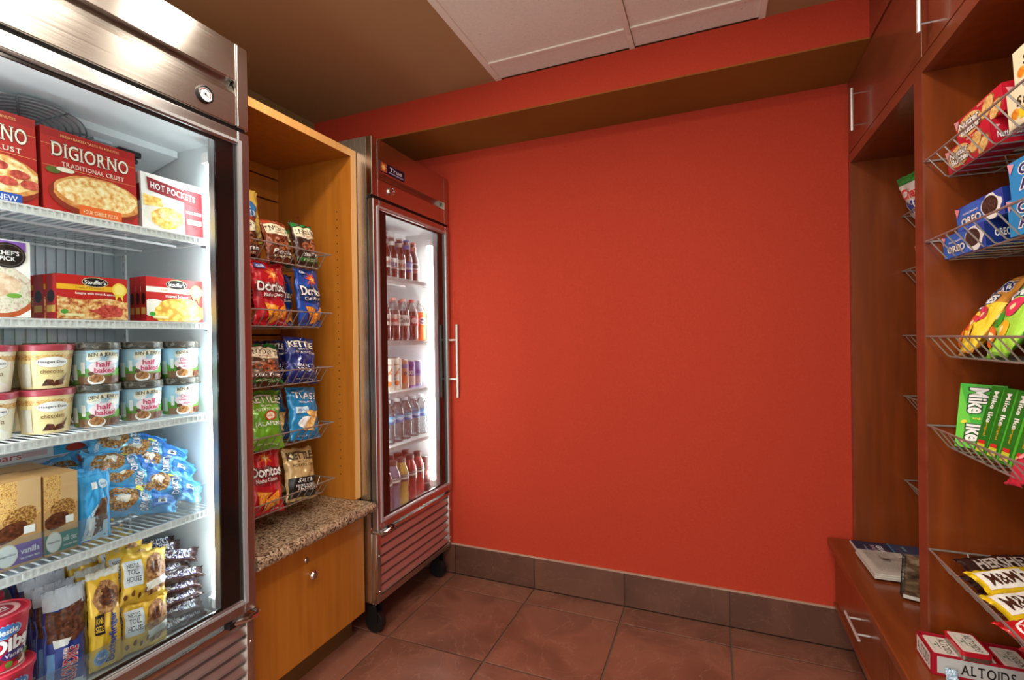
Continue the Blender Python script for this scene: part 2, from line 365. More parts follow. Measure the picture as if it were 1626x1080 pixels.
# floor with its slate tiles
floor = struct('floor', LW-.1, RW+.1, Y0, BW+.1, -.08, -.006, GROUT)
TP = .4525
_tm = MB(); _tm.box(-TP/2+.0035, TP/2-.0035, -TP/2+.0035, TP/2-.0035, -.006, 0, SLATE, .002)
tile0 = None
for i in range(-1, 6):
    for j in range(-9, 2):
        cx = -1.302+TP*(i+.5)-TP*(0 if i >= 0 else 0); cy = 2.165-TP*(j*-1-.5)-TP+TP if False else 2.165+TP*(j+.5)
        x0, x1 = max(cx-TP/2, LW), min(cx+TP/2, RW); y0, y1 = cy-TP/2, min(cy+TP/2, BW-.012)
        if x1-x0 < .05 or y1-y0 < .04 or y0 < Y0: continue
        if x1-x0 > TP-.001 and y1-y0 > TP-.001:
            if tile0 is None: tile0 = _tm.build('tile', floor); t = tile0
            else: t = tile0.copy(); COL.objects.link(t)
            t.location = (cx, cy, 0)
        else: bx('tile', x0+.0035, x1-.0035, y0+.0035, y1-.0035, -.006, 0, SLATE, floor, .002)
# walls
struct('wall_back', LW-.1, RW+.1, BW, BW+.1, 0, CZ+.1, RED)
struct('wall_left', LW-.1, LW, .1, BW, 0, CZ+.1, TANW)
struct('wall_right', RW, RW+.1, .1, BW, 0, CZ+.1, TANW)
so = MB(); so.box(LW, RW, 2.0, BW, 2.279, CZ, RED); so.build('wall_soffit', kind='structure')
so = struct('trim_1', LW, RW, 2.0, BW, 2.274, 2.279, SOFF)
# baseboard of slate tiles
bb = struct('baseboard_back', LW, RW, BW-.006, BW, 0, .152, GROUT)
for k in range(-2, 4):
    x0 = -1.302+TP*k; x1 = x0+TP
    if x1 < LW+.05 or x0 > RW-.1: continue
    bx('tile', max(x0, LW)+.002, min(x1, RW)-.002, BW-.016, BW-.006, .003, .156, SLATEB, bb, .002)
cl_ = bx('caulk_line', LW, RW, BW-.014, BW-.0005, .156, .159, pmat('caulk', '#b59a86', .7), bb)
# ceiling: painted board either side of a lay-in grid
ceil = MB()
ceil.box(LW-.1, -.885, Y0, BW, CZ, CZ+.06, TANC); ceil.box(.19, RW+.1, Y0, BW, CZ, CZ+.06, TANC)
ceil.box(-.885, .19, Y0, BW, CZ+.03, CZ+.06, TANC)
ceil = ceil.build('ceiling', kind='structure')
gx = [-.885, -.285, .19]; gy = [1.87-.61*k for k in range(7)]+[2.0]; gy.sort()
for a, b_ in zip(gx, gx[1:]):
    for c, d in zip(gy, gy[1:]):
        bx('ceiling_tile', a+.012, b_-.012, c+.006 if d-c > .3 else c+.006, d-.004, CZ+.004, CZ+.02, ACT, ceil)
for x, w in ((-.873, .013), (-.285, .010), (.18, .011)): bx('grid_bar', x-w, x+w, Y0+.01, 1.999, CZ-.003, CZ+.006, GRID, ceil)
for y in gy[:-1]:
    for a, b_ in zip(gx, gx[1:]): bx('grid_bar', a+.012, b_-.01, y-.007, y+.007, CZ-.002, CZ+.006, GRID, ceil)
# recessed downlights
for k, (x, y, p) in enumerate(DOWNLIGHTS):
    t = thing('recessed_downlight', ['round recessed ceiling lamp nearest the maple cabinet', 'round recessed ceiling lamp nearest the tall freezer', 'round recessed ceiling lamp nearest the cherry cabinets'][k], 'ceiling light', (x, y, CZ-.01))
    b = MB(); b.lathe([(.052, 0), (.075, 0), (.078, .009), (.052, .009)], WHITEP, 32, (x, y), cz=CZ-.012, capb=False, capt=False); b.build('trim_ring', t)
    b = MB(); b.lathe([(.001, 0), (.05, 0)], DOWN, 32, (x, y), cz=CZ-.006, capb=False, capt=False); b.build('lens', t)
    d = bpy.data.lights.new('downlight_lamp', 'AREA'); d.shape = 'DISK'; d.size = .14; d.energy = p; d.color = (1, .90, .76)
    o = bpy.data.objects.new('downlight_lamp', d); COL.objects.link(o); o.location = (x, y, CZ-.014)

# ------------------------------------------------------------------ glass-door coolers
def cooler(name, label, y0, y1, ft, fb, g0, g1, db, dt, hinge, shelves, gy0, gy1, tube, badge, thermo_y, thermo_z, gauge_big):
    """upright one-door merchandiser; y0..y1 its width, front face at x=-1.32"""
    X0, XB, XF = -1.925, -1.352, -1.32
    t = thing(name, label, 'freezer' if hinge == 'right' else 'refrigerator', (-1.63, (y0+y1)/2, 0))
    IN0, IN1, IX = y0+.05, y1-.062, -1.895
    fz = db+.0; it = dt-.035
    # outer cabinet: sides, top, back, deck
    b = MB(); b.box(X0, XB, y0, y0+.02, .15, ft, STEELV); b.box(X0, XB, y1-.02, y1, .15, ft, STEELV)
    b.box(X0, XB, y0+.02, y1-.02, ft-.02, ft, STEELV); b.box(X0, X0+.015, y0+.02, y1-.02, .15, ft-.02, STEELV); b.box(X0+.015, XB, y0+.02, y1-.02, .15, .17, STEELV)
    b.build('cabinet_body', t)
    b = MB(); b.box(IX-.012, IX, IN0-.012, IN1+.012, fz-.03, it+.03, LINERS); b.box(IX, XB, IN0-.012, IN0, fz-.03, it+.03, LINER); b.box(IX, XB, IN1, IN1+.012, fz-.03, it+.03, LINER)
    b.box(IX, XB, IN0, IN1, fz-.03, fz-.004, LINER); b.box(IX, XB, IN0, IN1, it, it+.03, LINER)
    b.box(XB-.02, XB, y0+.02, IN0-.012, fz-.03, it+.03, WHITEP); b.box(XB-.02, XB, IN1+.012, y1-.02, fz-.03, it+.03, WHITEP)
    b.build('inner_liner', t)
    b = MB()
    for k in range(22): yy = IN0+.03+k*(IN1-IN0-.06)/21; b.box(IX, IX+.006, yy-.006, yy+.006, fz+.05, it-.25, LINERS)
    b.build('back_duct_ribs', t)
    # header
    e = .042
    b = MB(); b.box(XB, XF, y0+e, y1-e, g1, ft, STEEL, .003); b.build('upper_fascia', t)
    b = MB(); b.box(XB, XF, y0+e, y1-e, fb, g0, STEEL, .003); b.build('lower_fascia', t)
    b = MB(); b.prism([(XF-.002, g0), (XF-.03, g0), (XF-.03, g1), (XF-.022, g1)], 'y', y0+e, y1-e, STEEL); b.build('finger_groove', t)
    for s, (a, c) in enumerate(((y0, y0+e-.003), (y1-e+.003, y1))): bx('end_cap', XB, XF, a, c, fb, ft, STEEL, t, .003)
    for yy in (y0+e-.0015, y1-e+.0015): bx('trim_strip', XF-.006, XF+.0015, yy-.0022, yy+.0022, fb+.002, ft-.002, CHROME, t)
    bx('header_gap', XB, XF-.012, y0+.004, y1-.004, dt+.002, fb, BLACK, t)
    # gauge
    rr = .021 if gauge_big else .017
    g = MB(); g.lathe([(rr*1.15, 0), (rr*1.15, .008), (rr, .010), (rr*.92, .006)], BLACK if gauge_big else CHROME, 32, (thermo_y, thermo_z), axis='x', cz=XF-.002, capt=False); gg = g.build('thermometer', t)
    g = MB(); g.lathe([(.0005, .0), (rr*.92, .0)], WHITEP if gauge_big else CHROME, 32, (thermo_y, thermo_z), axis='x', cz=XF+.0035, capb=False, capt=False); g.build('dial', gg)
    g = MB(); a_ = R(210)
    for k in range(14):
        an = R(-30+k*17); m_ = P('#c23030') if k in (0, 1, 2, 3, 9, 10) else P('#333333'); q = .72
        cy_, cz_ = thermo_y+math.cos(an)*rr*q, thermo_z+math.sin(an)*rr*q; g.box(XF+.0036, XF+.0042, cy_-.0017, cy_+.0017, cz_-.0012, cz_+.0012, m_)
    g.tube([(XF+.0045, thermo_y, thermo_z), (XF+.0045, thermo_y+rr*.5, thermo_z-rr*.25)], .0008, P('#b02828'), 4); g.lathe([(.0005, .0), (.003, .0), (.003, .0015)], BLACK, 10, (thermo_y, thermo_z), axis='x', cz=XF+.004)
    g.build('dial_marks', gg)
    if badge:
        pl = bx('maker_badge', XF, XF+.002, badge[0], badge[1], badge[2], badge[3], P('#1c1730'), t)
        w_ = badge[1]-badge[0]; h_ = badge[3]-badge[2]; a = Art(w_, h_)
        a.rect(.03, .06, .27, .94, P('#b5532a')); a.star(.15, .5, .09, P('#e8c070'), 6); a.text('True', .63, .62, .5, .42, P('#d8cfe0'), .02, slant=.25); a.rect(.34, .16, .95, .3, P('#8f86a8'))
        a.build(lambda u, v, d: (XF+.002+d, badge[0]+u, badge[2]+v), mb=None, parent=t, name='badge_lettering')
    # door
    d = MB(); fw = .042
    def rail(x0, x1, a, b2, c, e2): d.box(x0, x1, a, b2, c, e2, ALU, .004)
    DX0, DX1 = XB+.006, XF+.004
    rail(DX0, DX1, y0+.002, y0+fw, db, dt); rail(DX0, DX1, y1-fw, y1-.002, db, dt); rail(DX0, DX1, y0+fw, y1-fw, dt-fw, dt); rail(DX0, DX1, y0+fw, y1-fw, db, db+fw)
    # raised bead round the frame
    for q in ((y0+fw-.012, y0+fw-.006), (y1-fw+.006, y1-fw+.012)): d.box(DX1-.002, DX1+.003, q[0]-.006, q[1], db+fw-.012, dt-fw+.012, SATIN)
    for q in ((db+fw-.012, db+fw-.006), (dt-fw+.006, dt-fw+.012)): d.box(DX1-.002, DX1+.0028, y0+fw-.012, y1-fw+.012, q[0], q[1]+.002, SATIN)
    dr = d.build('door', t)
    bl = MB(); xg = XF-.004
    bl.box(xg-.006, xg, y0+fw, gy0, db+fw, dt-fw, BLKG); bl.box(xg-.006, xg, gy1, y1-fw, db+fw, dt-fw, BLKG); bl.box(xg-.006, xg, gy0, gy1, dt-fw-.008, dt-fw, BLKG); bl.box(xg-.006, xg, gy0, gy1, db+fw, db+fw+.006, BLKG)
    bl.build('glass_border', dr)
    bx('glass_pane', xg-.0055, xg-.0005, gy0, gy1, db+fw+.006, dt-fw-.008, GLASS, dr)
    for a_, b2 in ((gy0-.012, gy0), (gy1, gy1+.012)): bx('spacer', xg-.03, xg-.007, a_, b2, db+fw, dt-fw, ALU, dr)
    bx('gasket', XB-.004, XB+.006, y1-.03, y1-.012, db+.01, dt-.01, BLACK, dr); bx('gasket', XB-.004, XB+.006, y0+.012, y0+.03, db+.01, dt-.01, BLACK, dr)
    hy = y1 if hinge == 'right' else y0; s = -1 if hinge == 'right' else 1
    h = MB(); h.tube([(XF-.02, hy+s*.004, db-.006), (XF+.012, hy+s*.004, db-.009), (XF+.026, hy+s*.022, db-.010), (XF+.024, hy+s*.05, db-.008), (XF+.006, hy+s*.085, db-.008)], .0075, CHROME, 8); h.box(XF-.01, XF+.014, hy+s*.08, hy+s*.10, db-.018, db-.002, BLACK)
    h.build('hinge', t)
    hy2 = y0-.004 if hinge == 'right' else y1-.006
    h = MB(); h.tube([(XF+.045, hy2, .955), (XF+.045, hy2, 1.35)], .008, NICKEL, 10)
    for z in (1.055, 1.266): h.tube([(XF, hy2+(.01 if hinge == 'right' else -.01), z), (XF+.045, hy2, z)], .005, NICKEL, 8)
    h.build('handle', dr)
    # grille
    g = MB(); g.box(XB, XF-.004, y0+.004, y0+.03, .15, db-.018, STEELV, .002); g.box(XB, XF-.004, y1-.03, y1-.004, .15, db-.018, STEELV, .002)
    g.box(XB, XF-.004, y0+.03, y1-.03, .15, .176, STEEL, .002); g.box(XB, XF-.004, y0+.03, y1-.03, db-.034, db-.018, STEEL, .002)
    for yy in (y0+.017, y1-.017):
        for z in (.2, .35): g.lathe([(.004, 0), (.003, .002)], CHROME, 10, (yy, z), axis='x', cz=XF-.004)
    gr = g.build('grille_frame', t)
    bx('grille_back', XB-.03, XB-.025, y0+.02, y1-.02, .17, db-.02, DARK, t)
    n = 6; zs = .178; ze = db-.036; st = (ze-zs)/n
    for k in range(n):
        z = zs+st*k; l = MB()
        l.prism([(XF-.008, z+.003), (XF-.010, z+.010), (XF-.018, z+st*.62), (XF-.034, z+st*.95), (XF-.036, z+st*.93), (XF-.02, z+st*.56), (XF-.013, z+.009), (XF-.014, z+.003)], 'y', y0+.03, y1-.03, LOUV); l.build('louver', gr)
    # casters
    for cx_ in (XB-.03, X0+.06):
        for cy_ in (y0+.05, y1-.07):
            c = MB(); c.box(cx_-.04, cx_+.04, cy_-.035, cy_+.035, .142, .15, CHROME); c.lathe([(.014, .115), (.014, .142)], CHROME, 12, (cx_, cy_))
            c.prism([(cx_-.02, .055), (cx_+.03, .045), (cx_+.028, .118), (cx_-.02, .118)], 'y', cy_-.022, cy_-.018, BLACK); c.prism([(cx_-.02, .055), (cx_+.03, .045), (cx_+.028, .118), (cx_-.02, .118)], 'y', cy_+.018, cy_+.022, BLACK)
            cc = c.build('caster', t); w = MB()
            vs = [];
            w.lathe([(.03, -.014), (.044, -.014), (.046, -.008), (.046, .008), (.044, .014), (.03, .014)], BLACK, 24, (0, 0))
            w.v = [(v[0]+cx_+.008, v[2]+cy_, v[1]+.0465) for v in w.v]; w.build('wheel', cc)
    # lamp tube and its holders; an unseen second tube is added for brightness inside
    lx = XB-.035
    for ly in (IN1-.022, IN0+.016):
        l = MB(); l.lathe([(.0085, fz+.06), (.0085, it-.07)], tube, 16, (lx, ly), smooth=True); l.build('lamp_tube', t)
        for z in (fz+.03, it-.07): b = MB(); b.box(lx-.016, lx+.016, ly-.014, ly+.016, z, z+.032, WHITEP, .004); b.build('lamp_holder', t)
    for xx in (XB-.06, IX+.06):
        for yy, w_ in ((IN0, .006), (IN1-.006, .006)):
            b = MB(); b.box(xx-.009, xx+.009, yy, yy+w_, fz+.02, it-.05, WHITEP)
            for k in range(int((it-fz-.1)/.03)): b.box(xx-.003, xx+.003, yy-.0005, yy+w_+.0005, fz+.03+k*.03, fz+.044+k*.03, LINERS)
            b.build('shelf_standard', t)
    # evaporator cover and fan guard under the top
    b = MB(); b.prism([(IX, it-.10), (XB-.20, it-.02), (XB-.20, it), (IX, it)], 'y', IN0+.005, IN1-.005, LINER); b.build('evaporator_cover', t)
    fy = (IN0+IN1)/2-.06; fx = -1.62
    def on(x, y): return (x, y, it-.02-(XB-.20-x)/(XB-.20-IX)*.08-.010)
    b = MB()
    for k in range(9):
        r = .02+k*.0135; b.tube([on(fx+r*math.cos(2*math.pi*j/28), fy+r*math.sin(2*math.pi*j/28)) for j in range(28)], .0022, GUARD, 4, closed=True)
    for j in range(4):
        a = R(45*j+20); b.tube([on(fx-.13*math.cos(a), fy-.13*math.sin(a)), on(fx+.13*math.cos(a), fy+.13*math.sin(a))], .0026, GUARD, 4)
    fg = b.build('fan_guard', t)
    b = MB(); b.lathe([(.001, 0), (.125, 0)], pmat('fan_hole', '#e3e9ec', .6), 28, (0, 0), capb=False, capt=False); b.v = [tuple(Vector(on(fx+v[0], fy+v[1]))+Vector((0, 0, .007))) for v in b.v]; b.build('fan_opening', t)
    b = MB(); p = on(-1.60, IN1-.12); b.box(p[0]-.016, p[0]+.016, p[1]-.03, p[1]+.03, p[2]-.004, p[2]+.012, BLACK, .003); b.tube([(p[0], p[1]-.028, p[2]-.012), (p[0], p[1]+.025, p[2]-.014)], .007, BLACK, 8); b.box(p[0]-.01, p[0]+.03, p[1]-.10, p[1]-.055, p[2]+.004, p[2]+.012, LINERS); b.build('thermostat', t)
    # shelves
    sx0, sx1 = IX+.02, XB-.043
    for z in shelves:
        s = MB(); s.box(sx1-.003, sx1, IN0+.008, IN1-.008, z-.020, z, WHITEW); s.box(sx1-.001, sx1+.005, IN0+.008, IN1-.008, z-.004, z, WHITEW); s.box(sx1-.001, sx1+.005, IN0+.008, IN1-.008, z-.020, z-.016, WHITEW)
        nn = int((IN1-IN0)/.013)
        for k in range(nn): yy = IN0+.012+k*.013; s.box(sx1, sx1+.0045, yy, yy+.004, z-.017, z-.003, WHITEW)
        s.box(sx1-.0035, sx1-.003, IN0+.01, IN1-.01, z-.016, z-.004, LINERS)
        sh = s.build('shelf', t)
        w = MB()
        for k in range(int((IN1-IN0-.03)/.0185)): yy = IN0+.018+k*.0185; w.box(sx0, sx1-.003, yy-.0013, yy+.0013, z-.004, z-.0014, WHITEW)
        for xx in (sx0, (sx0+sx1)/2-.09, (sx0+sx1)/2+.08): w.box(xx-.003, xx+.003, IN0+.01, IN1-.01, z-.010, z-.004, WHITEW)
        for yy in (IN0+.01, IN1-.01): w.box(sx0, sx1, yy-.0025, yy+.0025, z-.012, z-.004, WHITEW)
        w.build('deck_wires', sh, kind='stuff')
        for yy in (IN0+.007, IN1-.007): c = MB(); c.prism([(XB-.07, z-.005), (XB-.05, z-.02), (XB-.05, z-.028), (XB-.09, z-.018)], 'y', yy-.005, yy+.005, CHROME); c.build('shelf_clip', sh)
    return t, IN0, IN1
fz_, FI0, FI1 = cooler('glass_door_freezer', 'tall steel freezer with frozen pizza, tubs and ice cream behind its glass door', .385, 1.083, 2.172, 1.922, 2.017, 2.058, .450, 1.908, 'right', [1.580, 1.330, 1.060, .777], .475, .975, TUBE, None, .943, 1.973, True)
fr_, RI0, RI1 = cooler('glass_door_refrigerator', 'tall steel drinks refrigerator at the back wall full of bottles and cans', 1.672, 2.312, 2.137, 1.888, 1.965, 1.998, .462, 1.874, 'left', [1.570, 1.265, 1.022, .768], 1.768, 2.205, TUBE2, (1.722, 1.905, 2.003, 2.047), 1.80, 1.932, False)
for (z, x, a, b_, h) in ((.777, -1.393, FI0+.01, FI1-.02, .075), (.447, -1.385, FI0+.01, FI1-.02, .085)):
    bx('shelf_guard', x-.0015, x+.0015, a, b_, z, z+h, ACRYL, fz_)

# ------------------------------------------------------------------ maple snack cabinet
mc = thing('maple_snack_cabinet', 'maple cabinet with open shelf bay between freezer and refrigerator', 'cabinet', (-1.66, 1.38, 0))
CX = -1.40; CY0, CY1, CT = 1.09, 1.668, 2.078
for nm, q in (('side_panel', (-1.93, CX-.003, CY1-.030, CY1, .10, .551)), ('side_panel', (-1.93, CX-.003, CY0, CY0+.03, .10, .551)), ('side_panel', (-1.93, CX-.003, CY1-.030, CY1, .595, CT)), ('side_panel', (-1.93, CX-.003, CY0, CY0+.03, .595, CT)), ('top_panel', (-1.93, CX-.003, CY0+.03, CY1-.03, CT-.03, CT))): bx(nm, *q, MAPLE, mc)
for q in ((CX-.003, CX, CY1-.030, CY1, .60, CT), (CX-.003, CX, CY0, CY0+.03, .60, CT), (CX-.003, CX, CY0+.03, CY1-.03, CT-.03, CT)): bx('edge_band', *q, MAPLEE, mc)
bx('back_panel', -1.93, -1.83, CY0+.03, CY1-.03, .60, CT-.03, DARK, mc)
z = .60
while z < 2.04:
    bx('slat', -1.829, -1.812, CY0+.031, CY1-.031, z+.003, min(z+.097, CT-.031), MAPLE, mc, .002); z += .10
b = MB()
for xx in (-1.48, -1.70):
    for k in range(34): b.lathe([(.0028, 0), (.0028, .001)], DARK, 6, (0, 0)); n = len(b.v); b.v[n-12:] = [(xx+v[0], CY1-.0305+v[2]*.5, .70+k*.034+v[1]) for v in b.v[n-12:]]
b.build('peg_holes', mc, kind='stuff')
bx('carcass', -1.93, -1.402, CY0+.03, CY1-.03, .10, .55, MAPLE, mc)
dr = bx('drawer_front', -1.402, -1.38, CY0+.005, CY1-.008, .118, .552, MAPLE, mc, .0015)
b = MB(); b.lathe([(.005, 0), (.005, .012), (.015, .018), (.017, .024), (.012, .030), (.002, .031)], CHROME, 24, (1.357, .415), axis='x', cz=-1.38); b.build('knob', dr)
b = MB(); b.lathe([(.011, 0), (.011, .003), (.009, .005), (.002, .005)], CHROME, 20, (1.345, .472), axis='x', cz=-1.38); b.box(-1.3752, -1.3746, 1.344, 1.346, .467, .477, BLACK); b.build('lock', dr)
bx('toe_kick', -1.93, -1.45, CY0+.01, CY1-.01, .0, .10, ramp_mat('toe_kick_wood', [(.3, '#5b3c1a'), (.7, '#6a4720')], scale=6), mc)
ct = MB(); prof = [(-1.93, .552), (-1.325, .552)]+[(-1.325+.021*math.cos(a), .573+.021*math.sin(a)) for a in [R(q) for q in range(-80, 81, 16)]]+[(-1.325, .594), (-1.93, .594)]
ct.prism(prof, 'y', CY0, CY1-.03, GRAN); pr2 = [(p[0] if i in (0, len(prof)-1) else p[0]-.008, (p[1]-.573)*.72+.573) for i, p in enumerate(prof)]; pr1 = [(p[0] if i in (0, len(prof)-1) else p[0]-.002, (p[1]-.573)*.93+.573) for i, p in enumerate(prof)]
n = len(prof); vs = [(p[0], CY1-.03, p[1]) for p in prof]+[(p[0], CY1-.016, p[1]) for p in pr1]+[(p[0], CY1-.006, p[1]) for p in pr2]
ct.add(vs, [(i+n*k, (i+1) % n+n*k, (i+1) % n+n*(k+1), i+n*(k+1)) for k in (0, 1) for i in range(n)]+[tuple(range(2*n, 3*n))], GRAN)
ct = ct.build('granite_counter'); tag(ct, 'speckled brown granite counter slab with rounded front edge', 'countertop')

# ------------------------------------------------------------------ cherry cabinets
cc = thing('cherry_wall_cabinet', 'dark cherry wood shelving cabinet with tall open bays along the right wall', 'cabinet', (.72, 1.2, .447))
FX = .51; LT = .447
def bay_panel(a, b2, z0, z1):
    bx('partition', FX+.004, RW-.001, a, b2, z0, z1, CHERRY, cc); bx('face_stile', FX, FX+.004, a, b2, z0, 1.945, CHERRYF, cc)
parts = [(2.287, 2.318), (1.578, 1.633), (.93, .985), (.30, .355)]
for a, b2 in parts: bay_panel(a, b2, LT+.001, 1.945)
bx('back_panel', RW-.02, RW-.001, .355, 2.287, LT+.001, 1.945, CHERRY, cc)
bx('top_rail', FX, FX+.02, .30, 2.318, 1.945, 1.982, CHERRYF, cc); bx('soffit_panel', FX+.02, RW-.001, .30, 2.318, 1.945, 1.965, CHERRY, cc)
uc = thing('cherry_upper_cabinet', 'closed cherry wood cupboards above the open snack bays', 'cabinet', (.72, 1.2, 1.985))
bx('carcass', FX+.022, RW-.001, .30, 1.999, 1.985, CZ-.002, CHERRY, uc); bx('carcass', FX+.022, RW-.001, 1.999, 2.318, 1.985, 2.272, CHERRY, uc)
for k, (a, b2) in enumerate(((1.578, 2.312), (.94, 1.575), (.30, .937))):
    d = bx('door', FX, FX+.02, a+.002, b2-.002, 1.986, 2.270, CHERRYF, uc, .0015)
    hy = [2.13, 1.505, .87][k]
    h = MB(); h.tube([(FX-.028, hy, 2.015), (FX-.028, hy, 2.17)], .005, NICKEL, 8)
    for z in (2.035, 2.15): h.tube([(FX, hy, z), (FX-.028, hy, z)], .0035, CHROME, 6)
    h.build('handle', d)
bx('crown_filler', FX-.004, FX+.018, .30, 1.999, 2.274, CZ-.002, CHERRYF, uc)
lc = thing('cherry_base_cabinet', 'low cherry wood drawer cabinet under the ledge at right', 'cabinet', (.69, 1.2, 0))
bx('carcass', .462, RW-.001, .30, 2.302, .13, .415, CHERRY, lc); bx('toe_kick', .52, RW-.001, .30, 2.302, 0, .13, CHERRY, lc)
for a, b2 in ((1.66, 2.300), (1.0, 1.655), (.34, .995)):
    d = bx('drawer_front', .445, .462, a+.002, b2-.002, .19, .408, CHERRY, lc, .0015)
    bx('drawer_lip', .438, .462, a+.002, b2-.002, .178, .19, CHERRYF, d)
    m = (a+b2)/2-.10; h = MB(); h.tube([(.408, m-.085, .318), (.408, m+.085, .318)], .0045, NICKEL, 10)
    for y in (m-.05, m+.05): h.tube([(.408, y, .318), (.445, y, .318)], .0035, NICKEL, 8)
    h.build('handle', d)
lt = bx('cherry_ledge', .42, RW-.001, .30, 2.302, .416, LT, CHERRYT, None, .003); tag(lt, 'deep cherry wood ledge top running below the open bays', 'countertop')

# ------------------------------------------------------------------ wire baskets
def basket(name, label, xf, xb, y0, y1, z, group, drop=.056, inset=.045, n=11):
    """slanted wire bin hung on a back panel; xf = front rim, xb = back"""
    s = 1 if xb > xf else -1
    t = thing(name, label, 'basket', ((xf+xb)/2, (y0+y1)/2, z-drop), group)
    b = MB(); b.tube([(xf, y0, z), (xf, y1, z), (xb, y1, z), (xb, y0, z)], .0026, WIRE, 8, closed=True)
    xi, xo = xf+s*inset, xb-s*.004; b.build('rim', t)
    b = MB(); b.tube([(xi, y0+inset*.6, z-drop), (xi, y1-inset*.6, z-drop), (xo, y1-inset*.6, z-drop), (xo, y0+inset*.6, z-drop)], .0022, WIRE, 6, closed=True)
    for k in range(1, 4): xx = xi+(xo-xi)*k/4; b.tube([(xx, y0+inset*.6, z-drop-.003), (xx, y1-inset*.6, z-drop-.003)], .002, WIRE, 5)
    b.build('floor_rails', t)
    w = MB()
    for k in range(n):
        y = y0+inset*.6+(y1-y0-inset*1.2)*k/(n-1)
        w.tube([(xf, y, z), (xi-s*.006, y, z-drop+.004), (xi+s*.002, y, z-drop), (xo, y, z-drop), (xo, y, z)], .0018, WIRE, 5)
    for k in range(1, 5):
        x = xf+(xb-xf)*k/5
        for yy, q in ((y0, y0+inset*.6), (y1, y1-inset*.6)): w.tube([(x, yy, z), (x, q, z-drop)], .0018, WIRE, 5)
    w.build('cross_wires', t, kind='stuff'); return t
LB = [1.617, 1.382, 1.166, .942, .716]
nm_ = ['top', 'second', 'middle', 'fourth', 'bottom']
for z, n_ in zip(LB, nm_): basket('wire_basket', f'{n_} grey wire snack basket in the maple cabinet', -1.420, -1.808, 1.125, 1.536, z, 'wire baskets in the maple cabinet')
RB = [1.713, 1.505, 1.260, 1.030, .708]
for z, n_ in zip(RB, nm_):
    basket('wire_basket', f'{n_} grey wire basket in the near cherry bay', FX+.003, RW-.025, .99, 1.574, z, 'wire baskets in the near cherry bay', .052, .04, 13)
for z, n_ in zip(RB, nm_): basket('wire_basket', f'{n_} grey wire basket in the far cherry bay', .672, RW-.025, 1.64, 2.283, z, 'wire baskets in the far cherry bay', .052, .04, 13)
